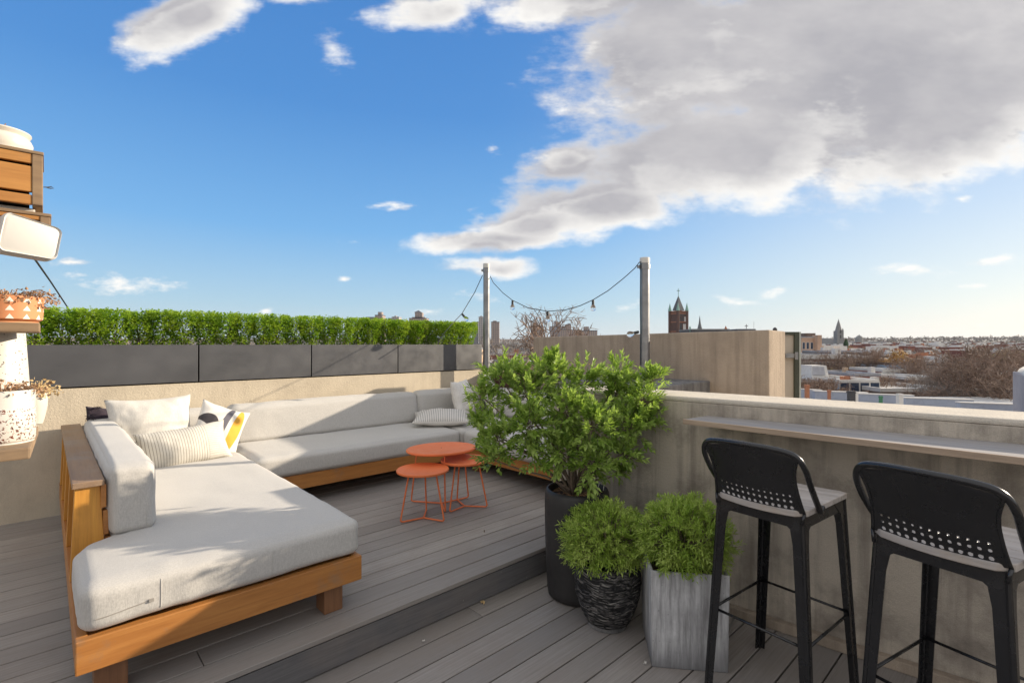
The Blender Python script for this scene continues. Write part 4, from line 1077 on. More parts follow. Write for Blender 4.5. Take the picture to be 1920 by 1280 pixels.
def dry(name, c, r, n, mat, label, hang=.5, L=.06, up=.5, cat='dried plant'):
    mb = MB(); lv = []
    for k in range(n):
        t = random.uniform(0, 2 * pi); s = c + Vector((cos(t), sin(t), 0)) * r * random.uniform(0, .9); d = Vector((cos(t), sin(t), random.uniform(-hang, up)))
        p1 = s + d * L * .5 + Vector((0, 0, .01)); p2 = s + d * L + rdir() * .01 - Vector((0, 0, hang * .012)); mb.tube([s - Vector((0, 0, .012)), p1, p2], [.0014, .0012, .0007], 4, caps=False)
        for q in range(3): lv.append((p2 + rdir() * .008, rdir(), rdir(), random.uniform(.008, .014), random.uniform(.006, .01)))
    T = Thing(name, label, cat, wf(*c)); mb.part('stems', mat, T)
    if n > 40 or hang > .3: link('leaves', leaf_mesh(lv, mat, 'leaves', T.fr), T)
# white pot with rust spots (front), white tall cup (behind), speckled cylinder
T, c = pot('ceramic_pot', 2, 731, 833, .071, .068, 1.40, M['white_glaze'], 'white pot with a broad rust-spotted band on the lowest plank')
mb = MB(); mb.lathe([(.0685, ZL(826, 1.4)), (.0712, ZL(822, 1.4)), (.0722, ZL(765, 1.4)), (.0715, ZL(764, 1.4))], 56, (c.x, c.y)); mb.part('spotted_band', M['spotted'], T, smooth=True)
dry('dried_plant', c, .055, 60, M['twig'], 'withered brown sprigs in the rust-spotted pot', .3, .05, .4)
T, c = pot('ceramic_pot', 62, 737, 796, .037, .026, 1.70, M['cream'], 'tall white tapered cup pot behind the spotted one', segs=lambda z, h, a, b: [(b * .5, z), (b * .95, z + .004), (b * 1.12, z + .02), (a, z + h * .6), (a * 1.03, z + h - .003), (a, z + h), (a - .004, z + h - .004)])
dry('dried_plant', c, .026, 46, M['straw'], 'cut dry straw stems in the tall white cup pot', .25, .045, .9)
mb = MB()
for k in range(7): s = c + Vector((random.uniform(-.022, .015), random.uniform(-.02, .02), -.01)); mb.tube([s, s + Vector((random.uniform(-.01, .02), 0, random.uniform(.035, .06)))], .0026, 5)
mb.single('cut_stems', M['straw'], wf(*c), 'short cut straw stubs standing in the white cup pot', 'stems')
T, c = pot('ceramic_vase', -14, 612, 740, .072, .083, 1.52, M['speckled'], 'tall black-speckled white ceramic cylinder under the triangle pot')
# small plank + terracotta pot
z = 1.523; MB().box(-.6, -.012, 1.93, 2.12, z, z + .027).single('plank_shelf', M['crate_edge'], deckf(-.1, 1.93, z), 'narrow plank under the terracotta triangle pot', 'shelf', 'planks of the plant stand', bevel=.003)
T, c = pot('terracotta_pot', 14, 556, 602, .082, .078, 1.50, M['triangles'], 'terracotta pot patterned with rows of white triangles')
mb = MB(); mb.lathe([(.066, ZL(607, 1.48)), (.07, ZL(606, 1.48)), (.069, ZL(602.3, 1.48)), (.05, ZL(602.3, 1.48))], 40, (c.x, c.y)); sm(mb.part('saucer', M['terracotta'], T), 40)
dry('dried_plant', c, .065, 110, M['twig'], 'curled rust-brown dry plant trailing over the triangle pot', .35, .055, .45)
# slotted crates above, parallel to the planter wall
def crate(u1, v0, z1, z0, label, slots, d=.19):
    T = Thing('plant_crate', label, 'crate', deckf(u1, v0, z0), 'slotted timber crates of the plant stand'); u0 = u1 - .62; top = z1
    for s_ in list(slots) + [None]:
        lo = z0 if s_ is None else s_ + .004
        MB().box(u0, u1 - .022, v0, v0 + .016, lo, top).part('front_board', M['crate'], T, bevel=.002)
        if s_ is not None: top = s_ - .004
    for (a_, b_) in ((z0, z1),): MB().box(u1 - .0218, u1, v0 - .002, v0 + d, a_, b_).part('end_board', M['crate_edge'], T, bevel=.002)
    MB().box(u0, u1 + .002, v0 - .003, v0 + d, z1 + .001, z1 + .010).part('top_board', M['crate_edge'], T, bevel=.002)
    MB().box(u0, u1 - .03, v0 + .03, v0 + d - .01, z0 + .004, z1 - .004).part('dark_infill', M['under'], T)  # near-black block filling the crate so the slots look dark
    return T
crate(-.006, 1.92, 2.017, 1.877, 'tall honey-coloured slotted wooden crate at the top of the plant stand', (1.987, 1.908))
crate(.010, 1.94, 1.851, 1.826, 'thin slotted wooden crate board just under the tall crate', (1.836,))
MB().box(-.6, -.022, 1.96, 2.10, 1.853, 1.874).single('saucer_tray', M['cream'], deckf(-.02, 1.96, 1.853), 'white tray squeezed between the two wooden crates', 'tray', bevel=.004)
T, c = pot('ceramic_pot', 2, 246, 290, .070, .062, 1.48, M['cream'], 'white rounded pot on top of the tall crate', segs=lambda z, h, a, b: [(b * .8, z - .01), (b, z - .004), (b * 1.02, z + h * .15), (a * .96, z + h * .3), (a, z + h * .55), (a * .93, z + h * .72), (a * .86, z + h * .8), (a * .95, z + h * .95), (a * .94, z + h), (a * .86, z + h)])
MB().tube([(XL(9, 1.48), 1.48, ZL(245, 1.48)), (XL(8, 1.48), 1.48, ZL(236, 1.48)), (XL(11, 1.48), 1.48, ZL(232, 1.48))], .0015, 5).single('dry_stalk', M['twig'], wf(XL(9, 1.48), 1.48, ZL(245, 1.48)), 'single thin dry stalk above the topmost white pot', 'stalk')
# small hook light at the crate side
mb = MB(); mb.tube([at(82, 351, 1.6), at(90, 351, 1.6), at(96, 350, 1.6), at(101, 353, 1.6), at(95, 353.5, 1.6), at(88, 352, 1.6)], .0016, 6); mb.single('wire_hook', M['steel'], wf(*at(90, 351, 1.6)), 'tiny metal hook sticking out of the tall crate', 'hook')
# white rounded lantern, tilted, facing the sofa side of the terrace
lp = WD(-.03, 1.84, 1.771); lf = wf(lp.x, lp.y, lp.z, ROTD + radians(12)); T = Thing('wall_lantern', 'white rounded rectangular lantern hanging below the wooden crates', 'lamp', lf)
def rrect(w, h, r, n=8):
    out = []
    for (cx, cy, a0) in ((w - r, h - r, 0), (-w + r, h - r, pi / 2), (-w + r, -h + r, pi), (w - r, -h + r, 1.5 * pi)):
        for k in range(n + 1): a_ = a0 + pi / 2 * k / n; out.append((cx + r * cos(a_), cy + r * sin(a_)))
    return out
def slab(w, h, r, d0, d1):
    mb = MB(); M3 = Matrix.Rotation(radians(9), 3, 'Y'); loops = []
    for (dd, i_) in ((d0, .005), (d0 + .003, .001), (d0 + .008, 0), (d1 - .006, 0), (d1, .004)):
        loops.append([lf.o + (M3 @ Vector((x * (1 - i_ / w), dd, z * (1 - i_ / h) * (1 + .08 * (-x / w))))) for x, z in rrect(w, h, r)])
    n = len(loops[0])
    for L_ in loops: mb.v += L_
    for i in range(len(loops) - 1):
        for k in range(n): mb.f.append([i * n + (k + 1) % n, i * n + k, (i + 1) * n + k, (i + 1) * n + (k + 1) % n]); mb.m.append(0)
    mb.f.append(list(range(n))); mb.f.append([(len(loops) - 1) * n + k for k in range(n)][::-1]); mb.m += [0, 0]
    return mb
sm(slab(.060, .050, .018, -.008, .05).part('housing', M['lamp_white'], T, recalc=True), 50)
sm(slab(.057, .047, .0155, -.0105, -.0075).part('front_cover', M['lamp_white'], T, recalc=True), 50)

# ================================================================== THE CITY BEYOND
rng = random.Random(11)
def wallmat(name, c1, c2, winc=None, sx=3.2, sz=3.3, ww=.3, wh=.3, brick=0.):
    m, n, b = newmat(name); oc = objco(n); x, y, z = n.sep(oc)
    c = n.mix(n.maprange(n.noise(oc, .35, 6, .7), .35, .65), c1, c2)
    c = n.mix(n.maprange(n.noise(oc, 2.2, 5, .7), .5, .8, 0, .5), c, [k * .55 for k in c1])
    if winc:
        fx = n.math('FRACT', n.math('ADD', n.math('DIVIDE', n.math('ADD', x, n.math('MULTIPLY', y, .98)), sx), 100.5)); fz = n.math('FRACT', n.math('ADD', n.math('DIVIDE', z, sz), 100.0))
        k = n.math('MULTIPLY', n.math('LESS_THAN', n.math('ABSOLUTE', n.math('SUBTRACT', fx, .5)), ww), n.math('LESS_THAN', n.math('ABSOLUTE', n.math('SUBTRACT', fz, .5)), wh))
        gm = n.node('ShaderNodeNewGeometry'); nz = n.sep(gm.outputs['Normal'])[2]
        k = n.math('MULTIPLY', k, n.math('LESS_THAN', nz, .5)); c = n.mix(k, c, winc)
    n.set(b.inputs['Base Color'], c); b.inputs['Roughness'].default_value = .9; return m
C_ = {}
C_['brick'] = wallmat('red_brick', (.23, .085, .065), (.17, .065, .05)); C_['tan'] = wallmat('tan_brick', (.50, .36, .24), (.42, .30, .2))
C_['brown'] = wallmat('brownstone', (.16, .11, .085), (.12, .085, .07)); C_['pink'] = wallmat('pale_orange_brick', (.55, .37, .26), (.47, .31, .22))
C_['white'] = wallmat('white_render', (.66, .64, .60), (.55, .53, .5)); C_['silver'] = wallmat('silver_roof_coat', (.44, .44, .46), (.27, .27, .29))
C_['blueg'] = wallmat('pale_blue_siding', (.36, .46, .58), (.3, .4, .5)); C_['slate'] = wallmat('slate_roof', (.10, .105, .115), (.14, .145, .155))
C_['stone'] = wallmat('grey_church_stone', (.27, .27, .26), (.20, .20, .2)); C_['copper'] = wallmat('green_copper', (.20, .36, .31), (.26, .42, .36))
C_['lav'] = wallmat('lavender_grey_wall', (.36, .34, .36), (.28, .26, .28)); C_['tar'] = wallmat('dark_tar', (.05, .05, .055), (.08, .078, .075))
C_['hi1'] = wallmat('tower_block_brick', (.44, .33, .26), (.38, .29, .23), (.13, .13, .15)); C_['hi2'] = wallmat('tower_block_pale', (.52, .47, .42), (.44, .4, .37), (.16, .17, .2))
C_['hi3'] = wallmat('tower_block_grey', (.36, .36, .38), (.30, .31, .33), (.12, .13, .16)); C_['redstone'] = wallmat('church_red_stone', (.13, .065, .05), (.09, .05, .04))
C_['glass'] = plain('dark_window_glass', (.03, .045, .08), .12); C_['green'] = plain('green_pipe_paint', (.04, .17, .08), .5)
C_['bluegrey'] = wallmat('blue_shaded_coating', (.36, .395, .47), (.29, .32, .39))  # silver coating with the blue of its shade put into the colour
C_['clay'] = plain('clay_chimney_pot', (.36, .15, .08), .85)
def wbox(px0, px1, yt, Y, depth, zb=None):
    a = at(px0, yt, Y); b = at(px1, yt, Y); z0 = zb if zb is not None else terrain((a.x + b.x) / 2, Y) - 1.5
    return a.x, b.x, Y, Y + depth, z0, a.z
BRZ = {}
def building(px0, px1, yt, Y, depth, wall, roof, label, cat='house', name='row_house', group=None, wins=None, winm='glass', par=.45, chim=(), cornice=None, zb=None, door=False):
    x0, x1, y0, y1, z0, z1 = wbox(px0, px1, yt, Y, depth, zb)
    T = Thing(name, label, cat, wf((x0 + x1) / 2, (y0 + y1) / 2, z0), group)
    MB().box(x0, x1, y0, y1, z0, z1 - par).part('wall', wall, T)
    mb = MB(); p = .3
    mb.box(x0, x1, y0 + .001, y0 + p, z1 - par + .003, z1 - .06); mb.box(x0, x1, y1 - p, y1, z1 - par + .003, z1); mb.box(x0, x0 + p, y0 + p + .003, y1 - p - .003, z1 - par + .003, z1); mb.box(x1 - p, x1, y0 + p + .003, y1 - p - .003, z1 - par + .003, z1)
    mb.box(x0 + p + .003, x1 - p - .003, y0 + p + .003, y1 - p - .003, z1 - par + .003, z1 - par + .05)
    rf = mb.part('roof', roof, T)
    if cornice: MB().box(x0 - .1, x1 + .1, y0 - .45, y0 - .004, z1 - .95, z1 - .02).part('cornice', cornice, T)
    if wins:
        cols, rows, ww, wh, zt = wins; ax = (x1 - x0) / cols
        for r_ in range(rows):
            for c_ in range(cols):
                cx = x0 + ax * (c_ + .5); zc = z1 - zt - r_ * 3.2
                f = MB().box(cx - ww / 2 - .1, cx + ww / 2 + .1, y0 - .06, y0 - .004, zc - wh / 2 - .1, zc + wh / 2 + .1).part('window', C_['white'], T)
                MB().box(cx - ww / 2, cx + ww / 2, y0 - .085, y0 - .064, zc - wh / 2, zc + wh / 2).sub('pane', C_[winm], T, f)
    for (cx, w_, h_, m_) in chim:
        X = x0 + (x1 - x0) * cx
        MB().box(X - w_ / 2, X + w_ / 2, y1 - 1.6, y1 - 1.6 + w_, z1 - par + .06, z1 + h_).sub('chimney', C_[m_], T, rf)
    return T
def bx(px0, px1, ya, yb, Y, d, mat, T, name, bevel=0.):
    a = at(px0, ya, Y); b = at(px1, yb, Y); return MB().box(a.x, b.x, Y, Y + d, b.z, a.z).part(name, mat, T, bevel=bevel)

# --- nearest white roof: floor, low walls stepping nearer, chimneys
T = Thing('row_house', 'nearest row house with white roof and low bluish parapet walls below the terrace', 'house', wf(24, 38, -13))
mb = MB(); mb.box(14, 44, 28, 46, -13, -3.45); mb.part('wall', C_['brick'], T)
mb = MB(); mb.box(14, 44, 28, 46, -3.44, -3.35); rfo = mb.part('roof', C_['white'], T)
for k, (pa, pb, ya, Y) in enumerate([(1490, 1526, 729, 45.4), (1528, 1609, 733.5, 43.6), (1610, 1692, 738.5, 41.4), (1697, 1799, 746, 38.4), (1801, 1900, 755, 35.2)]):
    a = at(pa, ya, Y); b = at(pb, ya + (4 if k else 2), Y); d_ = .35
    mb = MB(); mb.hexa([(a.x, Y, -3.34), (b.x, Y - 1.2, -3.34), (b.x, Y - 1.2 + d_, -3.34), (a.x, Y + d_, -3.34)], [(a.x, Y, a.z), (b.x, Y - 1.2, a.z - .03), (b.x, Y - 1.2 + d_, a.z - .03), (a.x, Y + d_, a.z)])
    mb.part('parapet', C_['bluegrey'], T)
    mb = MB(); mb.hexa([(a.x - .05, Y - .05, a.z + .002), (b.x, Y - 1.25, a.z - .028), (b.x, Y - 1.15 + d_, a.z - .028), (a.x - .05, Y + d_ + .05, a.z + .002)], [(a.x - .05, Y - .05, a.z + .07), (b.x, Y - 1.25, a.z + .04), (b.x, Y - 1.15 + d_, a.z + .04), (a.x - .05, Y + d_ + .05, a.z + .07)])
    mb.part('parapet_cap', C_['white'], T)
for (px, ya, yb, Y, w_, m_) in ((1515, 721, 742, 42, .38, 'clay'), (1556, 731, 747, 41.0, .26, 'clay'), (1599, 733, 751, 39.8, .55, 'tar'), (1607, 734, 750, 39.9, .3, 'white'), (1653, 742, 762, 37, .24, 'green'), (1690, 738, 760, 37.2, .45, 'white')):
    w_ *= .72; c = at(px, ya, Y); mb = MB(); mb.box(c.x - w_ / 2, c.x + w_ / 2, Y, Y + w_, -3.34, c.z); mb.box(c.x - w_ * .62, c.x + w_ * .62, Y - w_ * .12, Y + w_ * 1.12, c.z - .16, c.z - .06); mb.sub('chimney', C_[m_], T, rfo)
    mb = MB(); mb.lathe([(w_ * 1.5, -3.345), (w_ * .9, -3.15), (w_ * .55, -3.05)], 9, (c.x, Y + w_ / 2)); mb.sub('flashing', C_['white'], T, rfo)
T = Thing('row_house', 'lavender-grey house wall with a white rounded roof edge at the right picture edge', 'house', wf(23, 22.5, -13))
a = at(1899, 712, 23); mb = MB(); mb.prism([(a.x, 22), (a.x + 6, 22), (a.x * 30 / 23 + 6, 30), (a.x * 30 / 23, 30)], -13, a.z); mb.part('wall', C_['lav'], T)
mb = MB(); mb.tube([(a.x + .65, 22.2, a.z - .1), (a.x * 30 / 23 + .65, 29.8, a.z - .1)], .42, 14); mb.part('roof', C_['white'], T, smooth=True)
# --- second row
building(1480, 1573, 709, 60, 10, C_['brown'], C_['silver'], 'dark brownstone row house with a slanted rooftop skylight hut', wins=(5, 1, .9, 1.5, 1.8), chim=((.35, .7, .9, 'white'),), name='brownstone_house', zb=-14)
Ta = building(1573.5, 1649, 711, 59, 9, C_['blueg'], C_['white'], 'pale blue sided house back with tall dark blue windows', wins=(4, 2, 1.0, 1.5, 1.15), chim=((.06, 1.1, 1.3, 'white'), (.33, .9, 1.3, 'white')), name='blue_house', zb=-14)
T = Thing('roof_hut', 'cream rooftop stair hut with a slanted glazed panel', 'roof hut', wf(*at(1540, 711, 62)))
a = at(1522, 711, 62); b = at(1556.5, 685.5, 62); mb = MB(); mb.hexa([(a.x, 62, a.z - .3), (b.x, 62, a.z - .3), (b.x, 65, a.z - .3), (a.x, 65, a.z - .3)], [(a.x + .35, 62.6, b.z), (b.x - .1, 62.6, b.z), (b.x - .1, 65, b.z), (a.x + .35, 65, b.z)]); mb.part('hut_wall', C_['white'], T)
g0, g1 = at(1526, 703, 61.9), at(1550, 688, 61.9); mb = MB(); mb.hexa([(g0.x, 62.12, g0.z), (g1.x, 62.12, g0.z), (g1.x, 62.2, g0.z), (g0.x, 62.2, g0.z)], [(g0.x + .25, 62.47, g1.z), (g1.x, 62.47, g1.z), (g1.x, 62.55, g1.z), (g0.x + .25, 62.55, g1.z)]); mb.part('skylight', C_['silver'], T)
T = Thing('air_conditioner', 'white twin-fan air conditioner on a roof beside the metal screen', 'air conditioner', wf(*at(1508, 698, 70)))
a = at(1503, 699, 70); b = at(1513, 686, 70); MB().box(a.x, b.x, 70, 70.5, a.z, b.z).part('casing', C_['white'], T)
for q in (.28, .72): cz = a.z + (b.z - a.z) * q; MB().tube([((a.x + b.x) / 2, 69.97, cz), ((a.x + b.x) / 2, 69.99, cz)], .2, 16).part('fan', C_['tar'], T)
building(1650, 1790, 727, 56, 9, C_['brown'], C_['white'], 'low brown row house with a thin white roof line among bare trees', name='brownstone_house', chim=((.15, .8, .8, 'clay'), (.6, .7, .7, 'white')), zb=-14)
building(1603, 1652, 699.5, 74, 9, C_['brick'], C_['silver'], 'brick row house with a low roof behind the pale blue house', name='brick_house', chim=((.95, .6, .5, 'tan'),), zb=-14)
# --- third row
building(1490, 1608, 664, 104, 14, C_['brick'], C_['silver'], 'long red brick row house with a pale scalloped cornice', name='brick_house', wins=(9, 1, 1.2, 1.9, 2.6), cornice=C_['white'], zb=-14)
building(1608.5, 1637, 667, 100, 12, C_['tan'], C_['white'], 'tan brick side wall with a white chimney edge', name='tan_house', chim=((.93, 1.3, 1.4, 'white'),), zb=-14)
building(1556, 1634, 657.5, 125, 12, C_['tar'], C_['silver'], 'dark flat-roofed building behind the long red brick row', name='flat_roofed_building', cat='building', zb=-14, chim=((.5, 1., .8, 'white'),))
building(1671, 1714, 680, 88, 9, C_['blueg'], C_['brown'], 'pale blue-white wall with a dark roof edge below the golden tree', name='blue_house', zb=-14)
building(1740, 1790, 694, 84, 9, C_['white'], C_['silver'], 'white rendered house back between bare trees', name='white_house', wins=(3, 2, 1., 1.4, 2.), zb=-14)
building(1702, 1768, 706, 70, 9, C_['brown'], C_['white'], 'brown house with white roof edge in the middle of the bare trees', name='brownstone_house', zb=-14, chim=((.1, .7, 1.0, 'white'),))
Tt = building(1503, 1541, 630.5, 170, 22, C_['pink'], C_['silver'], 'tall pale orange brick school building with a row of large windows', name='school_building', cat='building', wins=(5, 2, .75, 2.2, 3.2), zb=-14)
bx(1510, 1529, 624.5, 633, 178, 8, C_['brown'], Tt, 'penthouse'); bx(1533, 1541, 628, 660, 168, 3, C_['pink'], Tt, 'turret')
# --- right-hand gothic church
T = Thing('stone_church', 'grey stone church with a tall pointed spire on the skyline at right', 'church', wf(*at(1560, 650, 400)))
a = at(1542, 652, 404); b = at(1570, 634, 404); mb = MB(); mb.box(a.x, b.x, 404, 420, -14, a.z + 2.2); mb.part('nave_wall', C_['stone'], T)
mb = MB(); zr = b.z; ze = a.z + 2.2; mb.add([(a.x, 404, ze), (b.x, 404, ze), (b.x, 420, ze), (a.x, 420, ze), (a.x, 412, zr), (b.x, 412, zr)], [(0, 1, 5, 4), (2, 3, 4, 5), (0, 4, 3), (1, 2, 5), (3, 2, 1, 0)]); mb.part('nave_roof', C_['slate'], T)
c = at(1573, 645, 400); hw = 2.5
mb = MB(); mb.box(c.x - hw, c.x + hw, 398, 398 + 2 * hw, -14, at(0, 620, 400).z); mb.part('tower', C_['stone'], T)
zt = at(0, 620, 400).z; zz = at(0, 597.5, 400).z; o8 = [(c.x + 2.5 * cos(pi / 8 + k * pi / 4), 398 + hw + 2.5 * sin(pi / 8 + k * pi / 4)) for k in range(8)]
mb = MB(); vs = [(p[0], p[1], zt) for p in o8] + [((p[0] - c.x) * .60 + c.x, (p[1] - 398 - hw) * .60 + 398 + hw, zt + (zz - zt) * .45) for p in o8] + [(c.x, 398 + hw, zz)]
mb.add(vs, [(k, (k + 1) % 8, 8 + (k + 1) % 8, 8 + k) for k in range(8)] + [(8 + k, 8 + (k + 1) % 8, 16) for k in range(8)]); mb.part('spire', C_['stone'], T)
for sx_ in (-1, 1):
    mb = MB(); mb.add([(c.x + sx_ * 2.1 - .5, 398, zt), (c.x + sx_ * 2.1 + .5, 398, zt), (c.x + sx_ * 2.1 + .5, 399, zt), (c.x + sx_ * 2.1 - .5, 399, zt), (c.x + sx_ * 2.1, 398.5, zt + 2.4)], [(0, 1, 4), (1, 2, 4), (2, 3, 4), (3, 0, 4)]); mb.part('pinnacle', C_['stone'], T)
for k in range(2): zc = at(0, 622 + k * 9, 400).z; MB().box(c.x - .55, c.x + .55, 397.93, 397.99, zc - 1.4, zc + 1.4).part('window', C_['tar'], T)
# --- brick church tower above the tall wall
Y = 255; T = Thing('church_tower', 'dark red stone church tower with slate spire, green corner turrets and cross', 'church tower', wf(*at(1278, 640, Y)))
c = at(1278, 640, Y); hw = 3.55; zt = at(0, 582, Y).z; ca, sa = cos(radians(24)), sin(radians(24))
def rr(x, y): return (c.x + x * ca - y * sa, Y + 5 + x * sa + y * ca)
def rbox(mb, x0, x1, y0, y1, z0, z1): q = [rr(x0, y0), rr(x1, y0), rr(x1, y1), rr(x0, y1)]; return mb.prism(q, z0, z1)
rbox(MB(), -hw * .86, hw * .86, -hw * .86, hw * .86, -14, zt).part('tower_body', C_['redstone'], T)
for zb_ in (at(0, 621, Y).z, at(0, 603, Y).z, at(0, 587, Y).z, at(0, 583, Y).z): rbox(MB(), -hw * .89, hw * .89, -hw * .89, hw * .89, zb_ - .25, zb_ + .25).part('string_course', C_['clay'], T)
for fc in range(2):
    for (yy_, hh_, n_) in ((613, 3.4, 2), (598, 2.6, 3), (590, .9, 5)):
        for k in range(n_):
            q = (k - (n_ - 1) / 2) * (hw * 1.5 / n_); ww = hw * .48 / n_ * 1.15; zc = at(0, yy_, Y).z; d = hw * .86
            mb = MB(); x0, x1 = q - ww, q + ww
            if fc == 0: rbox(mb, x0, x1, -d - .06, -d - .005, zc - hh_ / 2, zc + hh_ / 2)
            else: rbox(mb, d + .005, d + .06, x0, x1, zc - hh_ / 2, zc + hh_ / 2)
            mb.part('belfry_opening', C_['white'] if (fc == 0 and n_ < 5 and k == n_ - 1) else C_['tar'], T)
for sx_ in (-1, 1):
    for sy_ in (-1, 1):
        p = rr(sx_ * hw * .84, sy_ * hw * .84); mb = MB(); mb.lathe([(.85, at(0, 624, Y).z), (.85, zt)], 8, p); tu = mb.part('corner_turret', C_['redstone'], T)
        mb = MB(); mb.lathe([(1.0, zt), (.8, zt + 1.0), (.3, zt + 3.0), (.02, zt + 4.4)], 8, p); mb.sub('turret_cap', C_['copper'], T, tu)
zs = at(0, 552, Y).z; p = rr(0, 0); q4 = [rr(sx_ * hw * .60, sy_ * hw * .60) for sx_, sy_ in ((-1, -1), (1, -1), (1, 1), (-1, 1))]
mb = MB(); mb.add([(a[0], a[1], zt + .3) for a in q4] + [((a[0] - p[0]) * .30 + p[0], (a[1] - p[1]) * .30 + p[1], zt + (zs - zt) * .72) for a in q4] + [(p[0], p[1], zs)], [(k, (k + 1) % 4, 4 + (k + 1) % 4, 4 + k) for k in range(4)] + [(4 + k, 4 + (k + 1) % 4, 8) for k in range(4)]); mb.part('spire', C_['slate'], T)
mb = MB(); mb.tube([(p[0], p[1], zs - .6), (p[0], p[1], zs + 3.6)], .16, 6); mb.box(p[0] - .75, p[0] + .75, p[1] - .12, p[1] + .12, zs + 2.3, zs + 2.65); mb.part('cross', C_['copper'], T)
# thin spire, long roofs, dome, roof crosses
T = Thing('thin_spire', 'thin grey needle spire just right of the red church tower', 'spire', wf(*at(1312, 640, 420))); c = at(1312, 640, 420)
MB().lathe([(2.4, -10), (2.3, at(0, 616, 420).z)], 8, (c.x, 420)).part('base', C_['stone'], T); MB().lathe([(2.0, at(0, 616, 420).z), (.9, at(0, 606, 420).z), (.05, at(0, 591, 420).z)], 8, (c.x, 420)).part('spire', C_['slate'], T)
T = Thing('church_hall', 'long low dark roof line seen over the tall stucco wall', 'building', wf(*at(1370, 640, 130)))
a = at(1298, 619, 130); b = at(1366, 617.5, 130); MB().box(a.x, b.x, 130, 140, -14, a.z).part('wall', C_['slate'], T); MB().box(a.x - .2, b.x + .2, 129.8, 140, a.z + .003, a.z + .35).part('roof_edge', C_['stone'], T)
a = at(1383, 616.5, 130); b = at(1417, 615, 130); MB().box(a.x, b.x, 130, 140, -14, a.z).part('wall', C_['slate'], T)
for px in (1367, 1299): c = at(px, 618, 129); MB().lathe([(.5 if px > 1300 else .12, c.z - 1.5), (.55 if px > 1300 else .12, c.z), (.25, c.z + .6), (.02, c.z + 1.1)], 8, (c.x, 131)).part('finial', C_['clay'] if px > 1300 else C_['copper'], T)
c = at(1403, 616, 130); mb = MB(); mb.box(c.x - .07, c.x + .07, 131, 131.1, c.z, c.z + 1.2); mb.box(c.x - .4, c.x + .4, 130.97, 131.13, c.z + .65, c.z + .82); mb.part('roof_cross', C_['stone'], T)
c = at(1417, 616, 130); MB().tube([(c.x, 131, c.z - .5), (c.x, 131, c.z + 1.9)], .03, 5).part('antenna', C_['tar'], T)
T = Thing('domed_chimney', 'small dark domed stack poking up over the right end of the tall wall', 'chimney', wf(*at(1453, 640, 90))); c = at(1453, 619, 90)
MB().lathe([(.35, -14), (.35, c.z)], 12, (c.x, 90)).part('stack', C_['brown'], T); MB().lathe([(.38, c.z + .002), (.38, c.z + .12), (.3, c.z + .36), (.12, c.z + .5), (.02, c.z + .54)], 12, (c.x, 90)).part('dome', C_['tar'], T, smooth=True)
# --- far long institution
building(1594, 1664, 640, 620, 40, C_['stone'], C_['silver'], 'long low grey institution on the skyline right of the stone church', name='institution', cat='building', wins=None, par=1.)
T = Thing('institution_dome', 'low pale dome and pediment beside the long institution', 'building', wf(*at(1611, 640, 600))); c = at(1611, 640, 600)
MB().lathe([(4, -5), (4, c.z + 4), (3, c.z + 6), (.8, c.z + 7.4), (.1, c.z + 8.4)], 14, (c.x, 600)).part('dome', C_['stone'], T)
# --- high-rise groups on the left skyline
HI = [(703, 717, 591, 900, 'hi1', 'dark brick tower block with a lift tower, above the hedge', [(708, 715, 584.5)]), (686, 703, 595, 930, 'hi3', 'low grey-blue slab block left of the dark tower block', []),
      (728, 737, 597, 930, 'hi3', 'small grey block between two hedge-top towers', []), (734.5, 748, 594.5, 900, 'hi2', 'pale block right of the dark tower block', [(739, 742, 591.5)]),
      (767, 800, 597, 850, 'hi1', 'broad stepped brick tower with a peaked top above the hedge', [(772, 796, 594), (777.5, 791.5, 586)]),
      (888, 897, 604, 900, 'hi3', 'small grey tower immediately left of the thin pole', []), (897.5, 908, 594.5, 880, 'hi2', 'pale tower block partly behind the thin pole', [(900, 904, 592)]),
      (921, 936, 604, 860, 'hi1', 'brown tower block right of the thin pole, behind the bare tree', [(924, 931, 601)]), (997, 1012, 611, 800, 'hi1', 'twin-peaked tan tower left over the tall wall', [(999.5, 1008, 605.5)]), (1012.2, 1019, 614, 805, 'hi1', 'narrow tan tower with a pointed roof at the wall corner', []),
      (1033, 1045.5, 612.5, 900, 'hi3', 'grey slab tower at the left of the stepped skyline group', []), (1039.5, 1050, 604, 930, 'hi2', 'tallest pale stepped tower in the skyline group', []),
      (1046, 1064, 612.5, 910, 'hi2', 'wide pale block in the middle of the skyline group', []), (1062.2, 1071, 609, 895, 'hi1', 'brown block with a hipped top in the skyline group', []),
      (1050, 1090, 619, 860, 'hi1', 'long low block in front of the skyline group', [(1076, 1078, 613)]), (1091, 1120, 620, 850, 'hi1', 'red-brown block with a square roof tower right of the group', [(1096, 1104.5, 612)])]
for (a_, b_, yt, Y, m_, lb, extra) in HI:
    T = Thing('tower_block', lb, 'high-rise', wf(*at((a_ + b_) / 2, 645, Y)), 'high-rise blocks on the far skyline')
    A_ = at(a_, yt, Y); B_ = at(b_, yt, Y); MB().box(A_.x, B_.x, Y, Y + 22, -12, A_.z).part('wall', C_[m_], T); MB().box(A_.x - .3, B_.x + .3, Y - .3, Y + 22, A_.z + .01, A_.z + .9).part('roof', C_['tar'] if m_ != 'hi2' else C_['silver'], T)
    for (ea, eb, ey) in extra: E0 = at(ea, ey, Y); E1 = at(eb, ey, Y); MB().box(E0.x, E1.x, Y + 2, Y + 14, A_.z + .92, E0.z).part('upper_storeys', C_[m_], T)
